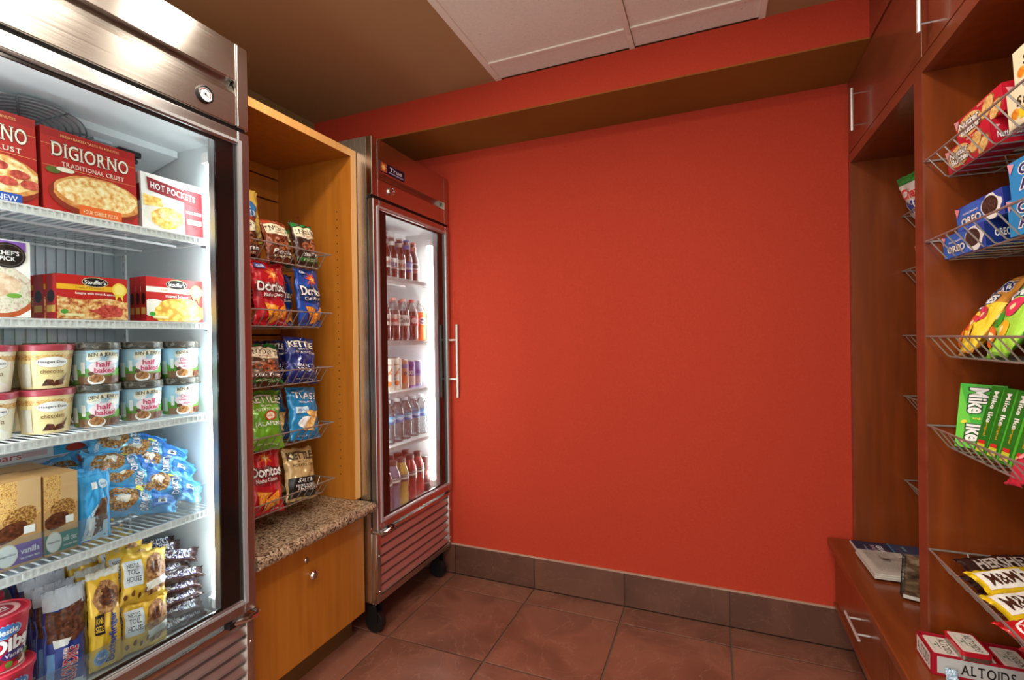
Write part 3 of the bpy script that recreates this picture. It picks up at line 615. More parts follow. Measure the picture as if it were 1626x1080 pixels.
#--GOODS--
# ------------------------------------------------------------------ bags
from mathutils import noise as mnoise
def bag(name, label, cat, w, h, t, base, artfn=None, group=None, seed=0, crumple=.0062, taper=0, back=None, bands=None, top_open=0):
    """pillow pack standing on its lower seam, printed side to +x; bands = [(v0, v1, material)] across the front"""
    NX, NZ = 20, 26; rn = random.Random(seed); ox = rn.random()*50
    def surf(i, j, side):
        a = 2*i/NX-1; b = 2*j/NZ-1
        prof = max(0, 1-a*a)**.55*max(0, 1-abs(b/.93)**2.6)**.62 if abs(b) < .93 else 0
        wr = (mnoise.noise(Vector((a*2.3+ox, b*2.6, side*3)))*1.6+mnoise.noise(Vector((a*6+ox, b*5, side*7))))*crumple
        ed = .35+.65*min(1, (1-abs(a))*3)
        x = side*(t/2*prof)+wr*ed*(1 if prof > .02 else .6)*(side if prof > .02 else 1)
        ww = w/2*(1-.07*(1-b*b))*(1-taper*(1-(b+1)/2))
        y = a*ww+mnoise.noise(Vector((ox, b*4, 1)))*crumple*1.2
        zz = h/2*(b+1)+mnoise.noise(Vector((a*3, ox, b)))*crumple*(1.3 if abs(b) > .8 else .5)
        if abs(b) > .93: x += .0018*math.sin(a*34)*(1)+wr*.6
        if top_open and b > .6: x += -side*0+top_open*(b-.6)
        return Vector((x, y, zz))
    F = [[surf(i, j, 1) for j in range(NZ+1)] for i in range(NX+1)]; B_ = [[surf(i, j, -1) for j in range(NZ+1)] for i in range(NX+1)]
    m = MB()
    for side, G in ((1, F), (-1, B_)):
        vs = [p for row in G for p in row]; fs = []; mm = []
        for j in range(NZ):
            mt = base
            if side == -1: mt = back or base
            if bands:
                vc = (j+.5)/NZ
                for v0, v1, bm_ in bands:
                    if v0 <= vc < v1: mt = bm_
            row = []
            for i in range(NX):
                q = (i*(NZ+1)+j, (i+1)*(NZ+1)+j, (i+1)*(NZ+1)+j+1, i*(NZ+1)+j+1); row.append(q if side == 1 else q[::-1])
            fs.append((row, mt))
        k = len(m.v); m.v += [tuple(v) for v in vs]
        for row, mt in fs:
            ii = m.mi(mt)
            for q in row: m.f.append(tuple(k+a for a in q)); m.m.append(ii); m.sm.append(True)
    # weld seam along the rim
    NV = (NX+1)*(NZ+1); rim = [(i, 0) for i in range(NX+1)]+[(NX, j) for j in range(1, NZ+1)]+[(i, NZ) for i in range(NX-1, -1, -1)]+[(0, j) for j in range(NZ-1, 0, -1)]
    ii = m.mi(base)
    for q in range(len(rim)):
        a = rim[q]; b = rim[(q+1) % len(rim)]; ia = a[0]*(NZ+1)+a[1]; ib = b[0]*(NZ+1)+b[1]
        m.f.append((ia, ia+NV, ib+NV, ib)); m.m.append(ii); m.sm.append(True)
    me = bpy.data.meshes.new(name); me.from_pydata(m.v, [], m.f)
    for q in m.mats: me.materials.append(q)
    me.polygons.foreach_set('material_index', m.m); me.polygons.foreach_set('use_smooth', m.sm); me.update()
    o = bpy.data.objects.new(name, me); COL.objects.link(o); tag(o, label, cat, group)
    if artfn:
        a = Art(w, h, .0011, .00028); artfn(a)
        def fn(u, v, d):
            fi = min(max(u/w*NX, 0), NX-1e-4); fj = min(max(v/h*NZ, 0), NZ-1e-4); i = int(fi); j = int(fj); p = fi-i; q = fj-j
            A, B, C, D = F[i][j], F[i+1][j], F[i+1][j+1], F[i][j+1]
            P0 = A.lerp(B, p).lerp(D.lerp(C, p), q); n = (B-A).cross(D-A); n.normalize()
            if n.x < 0: n = -n
            n = (n+Vector((1, 0, 0))).normalized()
            return P0+n*d
        a.build(fn, 'printing', o, maxlen=.008)
    return o
FOIL = {}
def foil(h, rough=.28):
    k = 'foil_'+h.lstrip('#')
    if k in MATS: return MATS[k]
    return pmat(k, h, rough, .15, .6, .3)
def tri(a, cx, cy, r, rot, m):
    A = a.w/a.h; a.poly([(cx+r*math.cos(rot+k*2.094), cy+A*r*math.sin(rot+k*2.094)) for k in range(3)], m)
Wt = P('#f4f2ee'); Bk = P('#16110f'); CreamI = P('#efe3c2')
def art_nacho(col, txt, flame='#e8882a'):
    def f(a):
        a.poly([(.02, .62), (.5, .70), (.98, .62), (.98, .44), (.5, .38), (.02, .44)], P(col))
        a.star(.5, .80, .24, P('#e2472c'), 7, .38, .2); a.star(.5, .80, .19, P(flame), 6, .30, .5); a.star(.5, .80, .10, P('#f8d98a'), 4, .4, 0)
        a.text('Doritos', .5, .60, .86, .155, Wt, .03, Bk, .05); a.text(txt, .5, .475, .62, .058, Wt, .015, Bk, .02, rise=.04)
        for cx, cy, r, ro in ((.36, .24, .24, .3), (.70, .20, .22, 1.1), (.52, .12, .20, 2.0)): tri(a, cx, cy, r*1.05, ro, P('#c9621e')); tri(a, cx, cy, r*.95, ro, F_CHIP)
        a.rect(.08, .885, .36, .955, P('#3a62b8')); a.text('GRAB', .22, .92, .22, .045, Wt, .02, rot=.1); a.text('NET WT 1 OZ', .78, .05, .3, .02, Wt)
    return f
def art_snyder(bandc, lower, flav, flav2):
    def f(a):
        a.poly([(.03, .88), (.5, .93), (.97, .88), (.97, .99), (.03, .99)], P(bandc))
        a.poly([(.05, .86), (.3, .90), (.5, .885), (.7, .90), (.95, .86), (.93, .66), (.7, .63), (.5, .61), (.3, .63), (.07, .66)], CreamI)
        a.text("SNYDER'S", .5, .77, .80, .12, P('#23150f'), .012, serif=True, arc=.25); a.text('OF HANOVER', .5, .675, .4, .035, P('#8e2a1c'))
        for k, (cx, cy) in enumerate(((.34, .46), (.62, .50), (.5, .38), (.74, .38))): a.ell(cx, cy, .15, .085, F_PRETZ, 14, k, .15, k); a.ell(cx, cy, .055, .03, P('#3b1d10'), 8)
        a.text(flav, .52, .235, .7, .10, Wt, .015, P('#23150f'), .03, slant=.2); a.rect(.04, .09, .96, .17, P(lower)); a.text(flav2, .5, .13, .6, .045, CreamI)
    return f
def art_kettle(lines, panel=None, ink='#f2ecd8', badge=False):
    ik = P(ink)
    def f(a):
        if panel: a.rect(.04, .05, .96, .42, P(panel))
        a.text('KETTLE', .5, .83, .84, .15, ik, .03, P('#20201c'), .02, arc=.2); a.text('BRAND', .5, .715, .3, .03, ik); a.text('POTATO CHIPS', .55, .645, .7, .05, ik, .008)
        if badge: a.ell(.58, .54, .16, .085, P('#c2392a')); a.ell(.58, .54, .12, .06, CreamI); a.text('HOT', .58, .54, .14, .035, P('#c2392a'))
        y = .36 if not badge else .40
        for i, (t, w_, h_) in enumerate(lines): a.text(t, .55, y, w_, h_, Wt if panel or ink == '#f2ecd8' else ik, .012, serif=True); y -= h_+.025
        a.text('NET WT 2 OZ (56.7g)', .5, .085, .55, .022, ik)
    return f
def art_tias(a):
    a.text('las', .45, .93, .12, .04, Wt); a.text('TIAS!', .5, .82, .78, .13, Wt, .02, P('#123a6a'), .03, rise=-.05); a.text('TORTILLA CHIPS', .5, .70, .5, .035, Wt)
    a.poly([(.12, .60), (.5, .62), (.5, .50), (.12, .48)], P('#cfe9f4')); a.text('SEA SALT', .31, .55, .3, .045, P('#1b5f9e'))
    a.ell(.42, .30, .22, .12, Wt); a.ell(.42, .31, .17, .08, P('#e9eef0')); tri(a, .68, .42, .30, .5, P('#b87a2c')); tri(a, .68, .42, .275, .5, F_TORT); tri(a, .52, .24, .24, 1.5, F_TORT); a.text('NET WT 1.5 OZ', .4, .07, .4, .025, Wt)
def art_world(a):
    a.ell(.42, .55, .42, .28, P('#2a64a4')); a.ell(.42, .55, .38, .25, P('#3d80bd')); a.text('OLD', .42, .64, .40, .10, Wt, .02); a.text('WORLD', .42, .50, .62, .13, Wt, .02, serif=True); a.text('PITA CHIPS', .42, .38, .4, .04, Wt)
    for k in range(4): a.ell(.2+k*.2, .14, .13, .07, F_TORT, 12, k, .1, k)
def bagplace(o, x, y, z, ry, rz=0, rx=0): return place(o, x, y, z, rz, ry, rx)
G1 = 'snack bags in the maple cabinet'
LBZ = [z-.056+.004 for z in LB]
# top basket
bagplace(bag('chip_bag', 'yellow snack bag with a round blue emblem behind the pretzel bags', 'snack bag', .14, .20, .045, foil('#e8c35a'), art_world, G1, 3), -1.57, 1.275, LBZ[0]+.075, -8, 4)
bagplace(bag('pretzel_bag', 'small red-brown pretzel bag at the left of the top basket', 'snack bag', .115, .165, .04, foil('#5a2a1b'), art_snyder('#a03a20', '#7d2718', 'Minis', 'PRETZELS'), G1, 4), -1.52, 1.232, LBZ[0], -12, -4)
bagplace(bag('pretzel_bag', 'red-brown pretzel bag with cream name panel in the middle of the top basket', 'snack bag', .128, .160, .045, foil('#7d3a1e'), art_snyder('#b5482a', '#4b2a16', 'Pieces', 'HOT BUFFALO WING'), G1, 5), -1.475, 1.338, LBZ[0]-.003, -12, 6, 3)
bagplace(bag('pretzel_bag', 'dark brown and green pretzel bag at the right of the top basket', 'snack bag', .128, .172, .05, foil('#3b241a'), art_snyder('#1f7a35', '#1f7a35', 'Olde Tyme', 'PRETZELS'), G1, 6), -1.475, 1.470, LBZ[0], -10, 6, 4)
bagplace(bag('pretzel_bag', 'green and brown pretzel bag tucked behind the two front bags of the top basket', 'snack bag', .12, .155, .04, foil('#1f5a2b'), art_snyder('#1f7a35', '#3b241a', 'Tyme', 'PRETZELS'), G1, 7), -1.54, 1.405, LBZ[0], -12, 0)
# second basket
bagplace(bag('chip_bag', 'red tortilla chip bag with white lettering in the second basket', 'snack bag', .150, .228, .05, foil('#c51f2c'), art_nacho('#8e1420', 'Nacho Cheese'), G1, 8), -1.47, 1.288, LBZ[1], -5, 3, 0)
bagplace(bag('chip_bag', 'blue tortilla chip bag with white lettering at the right of the second basket', 'snack bag', .140, .226, .05, foil('#1f4fae'), art_nacho('#12306e', 'Cool Ranch', '#e87a2a'), G1, 9), -1.47, 1.470, LBZ[1], -5, 8, 0)
bagplace(bag('chip_bag', 'blue tortilla chip bag half hidden behind the front blue and red bags', 'snack bag', .138, .205, .045, foil('#1b4699'), art_nacho('#12306e', 'Cool Ranch', '#e87a2a'), G1, 10), -1.545, 1.40, LBZ[1], -4, 6, 0)
bagplace(bag('chip_bag', 'dark red tortilla chip bag at the far left behind the front red bag', 'snack bag', .14, .21, .045, foil('#b01a28'), art_nacho('#8e1420', 'Nacho Cheese'), G1, 11), -1.545, 1.235, LBZ[1], -5, -2, 0)
# middle basket
bagplace(bag('pretzel_bag', 'brown and green pretzel bag in the middle basket', 'snack bag', .138, .165, .05, foil('#5a3a24'), art_snyder('#1f6a2c', '#1f6a2c', 'Olde Tyme', 'PRETZELS'), G1, 12), -1.475, 1.262, LBZ[2]-.006, -20, -8, -4)
bagplace(bag('chip_bag', 'navy blue potato chip bag with cream lettering in the middle basket', 'snack bag', .140, .182, .055, foil('#1c2c74'), art_kettle([('SEA SALT &', .6, .06), ('VINEGAR', .6, .08)]), G1, 13), -1.472, 1.428, LBZ[2]-.006, -14, -4, -6)
bagplace(bag('chip_bag', 'navy blue potato chip bag standing behind the front navy one', 'snack bag', .13, .165, .05, foil('#18255f'), art_kettle([('SEA SALT &', .6, .06), ('VINEGAR', .6, .08)]), G1, 14), -1.555, 1.375, LBZ[2], -12, -6, 0)
# fourth basket
bagplace(bag('chip_bag', 'lime green potato chip bag in the fourth basket', 'snack bag', .140, .215, .06, foil('#6fae2c'), art_kettle([('JALAPENO', .75, .085)], badge=True), G1, 15), -1.475, 1.262, LBZ[3]-.004, -16, -8, -5)
bagplace(bag('tortilla_bag', 'bright blue tortilla bag with a yellow chip at the right of the fourth basket', 'snack bag', .142, .208, .055, foil('#1b86c0'), art_tias, G1, 16), -1.47, 1.438, LBZ[3]-.003, -14, -2, -6)
bagplace(bag('tortilla_bag', 'dark blue tortilla bag wedged between the green and the bright blue bags', 'snack bag', .13, .20, .05, foil('#165f93'), art_tias, G1, 17), -1.55, 1.375, LBZ[3], -14, -10, 4)
# bottom basket
bagplace(bag('chip_bag', 'red tortilla chip bag at the left of the bottom basket', 'snack bag', .142, .245, .055, foil('#c51f2c'), art_nacho('#8e1420', 'Nacho Cheese'), G1, 18), -1.475, 1.255, LBZ[4]-.006, -14, -8, -5)
bagplace(bag('chip_bag', 'tan potato chip bag with a black lower panel in the bottom basket', 'snack bag', .140, .20, .055, foil('#c9ac74'), art_kettle([('SALT &', .5, .07), ('FRESH GROUND', .7, .04), ('PEPPER', .6, .07)], panel='#1d1a17', ink='#54432a'), G1, 19), -1.47, 1.415, LBZ[4]-.004, -16, -4, -7)
bagplace(bag('chip_bag', 'tan potato chip bag lying crumpled behind the front tan one', 'snack bag', .13, .19, .05, foil('#b99b62'), art_kettle([('KRINKLE', .6, .07), ('CUT', .4, .07)], ink='#54432a'), G1, 20, .007), -1.545, 1.345, LBZ[4]+.015, -24, -6, 14)

# ------------------------------------------------------------------ freezer: boxes
def art_pizza(top, kind):
    def f(a):
        a.rect(0, 0, 1, 1, P('#b8211f')); a.rect(0, .9, 1, .985, P('#a31a1a')); a.text('FRESH BAKED TASTE IN MINUTES', .5, .94, .62, .03, P('#e8b070'))
        a.rect(0, .80, 1, .806, P('#e0a060')); a.text(top, .5, .765 if kind else .765, .82, .175, P('#f4ead8'), .012, P('#5d0f10'), .03, serif=True)
        a.text('TRADITIONAL CRUST' if kind else 'RISING CRUST', .52, .60, .66, .055, P('#f4ead8'), .008, serif=True)
        a.rect(0, .545, 1, .55, P('#e0a060')); a.ell(.55, .25, .50, .26, P('#8a2a1a'), 30); a.ell(.57, .29, .475, .235, F_CRUST, 30, 0, .03); a.ell(.57, .305, .43, .20, F_CHEESE, 30, 0, .05, 2)
        if not kind:
            for k, (cx, cy) in enumerate(((.35, .36), (.62, .40), (.82, .33), (.70, .24), (.45, .22), (.92, .24))): a.ell(cx, cy, .10, .05, F_PEPP, 14, 0, .05, k)
            a.rect(.55, .0, .83, .11, P('#1f4fae')); a.text('NEW', .69, .055, .2, .06, Wt)
        else:
            a.ell(.10, .50, .07, .04, P('#5f6b2a')); a.ell(.22, .53, .09, .03, P('#f1e8d2')); a.rect(.34, 0, .80, .145, P('#ea6a2a')); a.text('FOUR CHEESE PIZZA', .57, .07, .38, .045, P('#f8e6c0'), serif=True)
    return f
side_red = lambda a: (a.rect(0, 0, 1, 1, P('#a01c1c')), a.rect(.25, .1, .75, .9, P('#b42a22')))
def art_side_txt(base, txt, ink=Wt):
    def f(a): a.rect(0, 0, 1, 1, P(base)); a.text(txt, .5, .5, .8*a.h/a.w if a.h < a.w else 1, .5, ink, rot=0) if False else None
    return f
GP = 'pizza boxes on the freezer top shelf'
pz = carton('frozen_pizza_box', 'red frozen pizza box with a pepperoni pizza at the far left of the top shelf', 'pizza box', .178, .032, .205, P('#b8211f'), {'front': art_pizza('DIGIORNO', 0), 'left': side_red}, GP)
place(pz, -1.446, .530, 1.583, 0, -3)
pz2 = carton('frozen_pizza_box', 'red frozen pizza box with a plain cheese pizza beside the white snack box', 'pizza box', .200, .032, .200, P('#b8211f'), {'front': art_pizza('DIGIORNO', 1), 'left': side_red}, GP)
place(pz2, -1.446, .728, 1.583, 0, -3)
dup(pz2, (-1.484, .731, 1.583), label='second red pizza box standing right behind the cheese pizza box', group=GP); dup(pz, (-1.484, .532, 1.583), label='second red pizza box standing right behind the pepperoni pizza box', group=GP)
def art_hot(a):
    a.rect(0, 0, 1, 1, Wt); a.rect(.68, 0, 1, .88, P('#b3242a')); a.ell(.36, .30, .33, .24, P('#e9e2d6')); a.ell(.40, .27, .27, .19, F_HAM, 24, .2, .08); a.ell(.42, .30, .17, .09, F_CHEESE, 16, 0, .2, 4); a.poly([(.02, .62), (.3, .60), (.33, .45), (.02, .42)], F_HAM)
    a.poly([(.08, .93), (.92, .82), (.92, .60), (.10, .70)], P('#8e1b22')); a.text('HOT POCKETS', .50, .765, .74, .115, Wt, .02, P('#4a0d12'), .02, serif=True, rise=-.10)
    a.text('HAM & CHEESE', .84, .46, .27, .055, Wt); a.rect(.71, .24, .97, .33, P('#f2e4d2')); a.text('SANDWICHES', .84, .285, .22, .035, P('#b3242a'))
hp = carton('frozen_snack_box', 'white and red frozen sandwich box at the right end of the top shelf', 'frozen food box', .170, .05, .158, P('#e6e2dc'), {'front': art_hot, 'left': lambda a: (a.rect(0, 0, 1, 1, P('#d8d3ca')), a.rect(.1, .5, .9, .8, P('#8e1b22')))})
place(hp, -1.456, .925, 1.583, 0, -2)
# second shelf
def art_chef(a):
    a.rect(0, 0, 1, 1, Wt); a.ell(.5, .30, .6, .34, P('#b4552e')); a.ell(.5, .36, .56, .32, F_RICE, 26, 0, .05); a.ell(.55, .42, .3, .16, food('chicken', '#b98a68', '#dcbc9c', '#f0dcc6', 60), 18, 0, .15); a.ell(.3, .30, .08, .03, P('#5f8f2e')); a.ell(.78, .28, .1, .03, P('#6fa03a'))
    a.rect(.46, .86, .94, .985, P('#7b4fa0')); a.ell(.70, .80, .24, .165, Bk); a.ell(.70, .80, .215, .145, P('#5b5652')); a.ell(.70, .80, .20, .135, Bk); a.text("CHEF'S", .70, .83, .30, .06, Wt); a.text('PICK', .70, .755, .20, .055, Wt)
ch = carton('frozen_dinner_box', 'white frozen dinner box with round black emblem, far left of second shelf', 'frozen food box', .130, .04, .170, P('#e9e6e0'), {'front': art_chef}); place(ch, -1.452, .538, 1.333, 0, 0)
def art_stouf(kind):
    def f(a):
        a.rect(0, 0, 1, 1, P('#c02420')); st = '#f0b528' if kind == 'las' else '#f0ece2'; a.rect(0, .66, 1, .78, P(st)); a.text('FAMILY CLASSICS', .45, .715, .4, .045, P('#b37a1a') if kind == 'las' else P('#c9a06a'))
        a.ell(.52, .86, .19, .115, P('#d9c9a0')); a.ell(.52, .86, .18, .10, Bk); a.text("Stouffer's", .52, .86, .30, .10, Wt, .02)
        a.text('lasagna with meat & sauce' if kind == 'las' else 'macaroni & cheese', .52, .585, .56 if kind == 'las' else .4, .07, Wt)
        if kind == 'las': a.poly([(0, .0), (1, .0), (1, .42), (.7, .5), (.35, .44), (0, .5)], F_LAS); a.ell(.7, .2, .25, .14, F_PEPP, 14, 0, .3, 3)
        else: a.ell(.12, .30, .22, .20, P('#efe9de')); a.ell(.58, .22, .46, .32, F_MAC, 26, 0, .1, 2)
        a.ell(.87, .72, .11, .17, P('#f0cf4a'), 14, 0, .05); a.ell(.87, .72, .08, .12, P('#f8e27a')); a.poly([(.80, .60), (.86, .60), (.82, .44)], P('#f0cf4a')); a.poly([(.87, .60), (.93, .60), (.92, .44)], P('#f0cf4a')); a.rect(.1, .06, .36, .12, P('#e8dfa8')); a.ell(.09, .16, .05, .05, P('#4f9a3a'))
    return f
def side_stouf(a): a.rect(0, 0, 1, 1, P('#a51e1c')); a.ell(.5, .5, .36, .14, Bk); a.rect(.1, .15, .9, .3, P('#c9a24a'))
def side_stouf2(a): a.rect(0, 0, 1, 1, P('#8d1f2a')); a.rect(.0, .05, 1, .5, P('#6a3a7a')); a.ell(.5, .75, .3, .1, Bk)
GL_ = 'red boxed pasta meals on the second freezer shelf'
l1 = carton('frozen_meal_box', 'front red lasagna box with yellow stripe on the second shelf', 'frozen food box', .150, .044, .107, P('#b3221f'), {'front': art_stouf('las'), 'left': side_stouf}, GL_); place(l1, -1.452, .724, 1.333)
dup(l1, (-1.502, .722, 1.333), (0, 0, 0), 'red lasagna box behind the front lasagna box', GL_); dup(l1, (-1.556, .722, 1.333), (0, 0, 0), 'red lasagna box third back in the lasagna row', GL_)
m1 = carton('frozen_meal_box', 'front red macaroni box with white stripe at the right of the second shelf', 'frozen food box', .158, .022, .122, P('#b3221f'), {'front': art_stouf('mac'), 'left': side_stouf}, GL_); place(m1, -1.442, .925, 1.333)
for k in range(2): dup(m1, (-1.4665-k*.0245, .925, 1.333), (0, 0, 0), ['red macaroni box directly behind the front macaroni box', 'red macaroni box third back in the macaroni row'][k], GL_)
# third shelf: tubs
def tub(name, label, r0, r1, h, side, lidm, artfn, group, lid_h=.014, speck=None):
    b = MB(); n = 40
    def rad(z): return r0+(r1-r0)*z/h
    b.lathe([(r0-.004, 0), (r0, .002)]+([(rad(h*.72), h*.72)] if speck else [])+[(r1, h-lid_h)], side, n)
    o = b.build(name); tag(o, label, 'ice cream tub', group)
    l = MB(); l.lathe([(r1+.0022, h-lid_h), (r1+.003, h-lid_h+.002), (r1+.003, h-.002), (r1+.001, h), (r1-.003, h), (r1-.004, h-.002), (.001, h-.002)], lidm, n, capb=False, capt=False); lo = l.build('lid', o)
    W_ = 2*math.pi*.5*(r0+r1); a = Art(W_, h-lid_h, .0006, .0002); artfn(a)
    def fn(u, v, d): an = (u/W_-.5)*2*math.pi; r = rad(v)+d; return (r*math.cos(an), r*math.sin(an), v)
    a.build(fn, 'label_wrap', o, maxlen=.012); return o, lo
def lidtext(lo, r, h, txt, ink):
    pass
def art_bj(kind):
    def f(a):
        a.rect(0, .0, 1, 1, P('#b5d8ea')); a.ell(.42, .72, .05, .10, Wt); a.ell(.58, .66, .06, .12, Wt)
        for k in range(9): a.ell(.03+k*.12, .20, .09, .24, P('#5c9a3a') if k % 2 else P('#74ad48'), 14)
        a.rect(0, 0, 1, .22, P('#8e6a52')); a.rect(0, 0, .30, .5, P('#4f8f38')); a.rect(.70, 0, 1, .5, P('#4f8f38')); a.rect(.335, .30, .365, .62, Wt); a.rect(.22, .12, .30, .55, P('#e8eef0'))
        a.poly([(.385, .70), (.5, .80), (.615, .70), (.615, .84), (.5, .94), (.385, .84)], P('#ece2c4')); a.text('BEN & JERRY\'S', .5, .80, .22, .135, P('#2b2320'), .02, arc=.7)
        if kind == 'half': a.ell(.49, .46, .10, .20, P('#f4dfe6')); a.text('half', .49, .555, .10, .16, P('#c8476c'), .03, P('#fbeef0'), .03); a.text('baked', .50, .385, .145, .15, P('#c8476c'), .03, P('#fbeef0'), .03)
        else:
            a.ell(.49, .46, .12, .20, P('#f4dfe6')); a.text('Chocolate', .49, .59, .15, .11, P('#b0395c'), .02, P('#fbeef0'), .03); a.text('chip cookie', .49, .47, .17, .10, P('#b0395c'), .02, P('#fbeef0'), .03); a.text('dough', .49, .36, .10, .10, P('#b0395c'), .02, P('#fbeef0'), .03)
        a.ell(.44, .13, .06, .15, F_CREAM, 14); a.ell(.44, .16, .05, .12, F_COOK, 14); a.ell(.405, .30, .02, .06, F_CHOC, 8, 0, .2); a.ell(.58, .12, .04, .11, F_CHOC, 10, 0, .2); a.rect(0, .95, 1, 1, P('#4a443c'))
    return f
LIDBJ = ramp_mat('dark_lid_with_print', [(.52, '#4b463f'), (.6, '#8d877c')], scale=90, rough=.4)
GB = 'pint tubs on the third freezer shelf'
def ordn(k): return ['first', 'second', 'third', 'fourth', 'fifth', 'sixth'][k]
tb, _ = tub('ice_cream_pint', 'x', .041, .0475, .106, P('#b5d8ea'), LIDBJ, art_bj('half'), GB, .016)
tc, _ = tub('ice_cream_pint', 'x', .041, .0475, .106, P('#b5d8ea'), LIDBJ, art_bj('cookie'), GB, .016)
BY = [.752, .858, .966]; first = {}
for c, y in enumerate(BY):
    src = tc if c == 2 else tb
    for lv in (1, 0):
        for rw in (0, 1, 2):
            lab = f"pale blue pint tub, {'upper' if lv else 'lower'} layer, {['left', 'middle', 'right'][c]} column of three, {['front', 'second', 'back'][rw]} row"
            loc = (-1.480-.103*rw, y-.004*rw, 1.062+.1075*lv); rz = (-.10+.03*c, .25, .6)[rw]
            if src not in first: first[src] = 1; src.location = loc; src.rotation_euler = (0, 0, rz); src['label'] = lab
            else: dup(src, loc, (0, 0, rz), lab, GB)
def art_hd(kind):
    def f(a):
        a.rect(0, .74, 1, 1, F_SPECK); a.rect(0, 0, 1, .76, P('#e6cf94') if kind == 'choc' else P('#efe6cc')); a.ell(.5, .06, .14, .20, P('#f0d9a0') if kind == 'choc' else P('#f8f3e6'))
        a.ell(.5, .70, .105, .15, P('#c9a24a')); a.ell(.5, .70, .10, .14, Wt); a.text('Haagen-Dazs', .5, .70, .17, .085, P('#3b1a24'), .012)
        a.text('chocolate' if kind == 'choc' else 'vanilla', .5, .46, .15, .11, P('#7a5230')); a.rect(.42, .385, .58, .39, P('#a98a5a'))
        if kind == 'choc': a.poly([(.43, .08), (.46, .26), (.50, .24), (.52, .08)], F_CHOC); a.poly([(.50, .06), (.52, .22), (.57, .24), (.58, .10)], P('#5b2d18')); a.poly([(.55, .2), (.60, .42), (.58, .18)], F_CHOC); a.rect(.30, .05, .37, .66, P('#c9bfae'))
        else: a.ell(.52, .15, .05, .16, Wt, 10, 0, .2); a.ell(.47, .10, .04, .10, P('#6f9a3a')); a.ell(.56, .12, .03, .08, P('#f6efe0')); a.ell(.50, .14, .02, .05, P('#e8c35a'))
    return f
LIDP = pmat('raspberry_lid', '#a8394a', .35)
GH = 'wide gold tubs on the third freezer shelf'
tv, _ = tub('ice_cream_tub', 'wide cream tub with raspberry lid, upper layer, far left column, front', .041, .052, .104, P('#efe6cc'), LIDP, art_hd('van'), GH, .015, 1)
tch, _ = tub('ice_cream_tub', 'wide gold tub with raspberry lid and chocolate picture, upper layer, front', .041, .052, .104, P('#e6cf94'), LIDP, art_hd('choc'), GH, .015, 1)
for src, y, nm2 in ((tv, .543, 'cream tub with flower picture'), (tch, .650, 'gold tub with chocolate picture')):
    k = 0
    for lv in (1, 0):
        for rw in (0, 1):
            loc = (-1.486-.112*rw, y+.002*rw, 1.062+.1055*lv)
            if k == 0: src.location = loc; src.rotation_euler = (0, 0, -.12)
            else: dup(src, loc, (0, 0, -.12+.3*rw), f"{nm2}, {'upper' if lv else 'lower'} layer, {'back' if rw else 'front'} row", GH)
            k += 1
# fourth shelf
def art_bars(accent, flav):
    def f(a):
        a.rect(0, 0, 1, 1, P('#c99a64')); a.rect(0, .55, 1, 1, F_SPECK); a.rect(.5, .60, 1, 1, P('#cfa878')); a.ell(.55, .55, .38, .13, F_NUT, 16, .6, .1); a.ell(.35, .42, .36, .10, F_CHOC, 16, .4, .1); a.rect(.62, .36, .86, .45, Wt)
        a.rect(0, .03, 1, .26, P(accent)); a.ell(.26, .16, .23, .13, P('#e8dcc0')); a.ell(.26, .16, .21, .115, Wt); a.text('Haagen-Dazs', .26, .16, .36, .035, Bk, rot=0); a.text(flav, .74, .17, .40, .07, Wt); a.text('ice cream bars', .74, .09, .40, .03, Wt)
    return f
def side_bars(a): a.rect(0, 0, 1, 1, P('#b98450')); a.rect(0, .03, 1, .26, P('#8e6a9a')); a.rect(.3, .4, .7, .9, F_SPECK)
def top_bars(a): a.rect(0, 0, 1, 1, P('#c99860')); a.rect(.02, .46, .98, .54, P('#9c6c3c'))
GQ = 'brown ice cream bar boxes on the fourth freezer shelf'
ba = carton('ice_cream_bar_box', 'brown speckled ice cream bar box with a purple band at the left', 'ice cream box', .082, .215, .190, P('#b98450'), {'front': art_bars('#6a4a9a', 'vanilla'), 'left': side_bars, 'top': top_bars}, GQ); place(ba, -1.535, .572, .780, 0)
bb2 = carton('ice_cream_bar_box', 'brown speckled ice cream bar box with a teal band beside the purple one', 'ice cream box', .064, .215, .186, P('#b98450'), {'front': art_bars('#1f7f78', 'milk choc'), 'left': side_bars, 'top': top_bars}, GQ); place(bb2, -1.535, .650, .780, 0)
def art_flat(a): a.rect(0, 0, 1, 1, P('#e6e9ec')); a.rect(.55, .1, 1, .9, P('#3a9fd0')); a.ell(.74, .5, .09, .32, P('#c8402c')); a.text('bars', .2, .5, .2, .5, P('#c9504a')); a.rect(.3, .3, .5, .7, P('#d9b8bc'))
GF = 'flat frozen boxes stacked at the back of the fourth shelf'
fb0 = carton('flat_frozen_box', 'white and blue flat box, topmost of the back stack', 'ice cream box', .27, .15, .034, P('#dfe3e8'), {'front': art_flat}, GF); place(fb0, -1.775, .745, .780+.036*5)
for k in range(5): dup(fb0, (-1.775, .745+.004*((k*7) % 3-1), .780+.036*k), (0, 0, 0), f'white and blue flat box, {["lowest", "second lowest", "third lowest", "fourth lowest", "fifth lowest"][k]} of the back stack', GF)
def art_kl(a):
    a.rect(0, 0, 1, 1, P('#3aa0dc')); a.poly([(.1, 0), (.2, .35), (.5, .55), (.8, .45), (.9, 0)], P('#cfe4f0')); a.poly([(.32, .05), (.36, .36), (.62, .62), (.70, .12)], F_CHOC); a.poly([(.22, .02), (.30, .34), (.42, .38), (.40, .02)], Wt)
    a.rect(.60, .28, .84, .62, P('#6b4426')); a.ell(.7, .84, .14, .07, P('#d8ecf6')); a.rect(.36, .78, .52, .88, Wt); a.text('Good', .7, .84, .2, .04, P('#2b62a8'))
GK = 'blue ice cream sandwich packs on the fourth shelf'
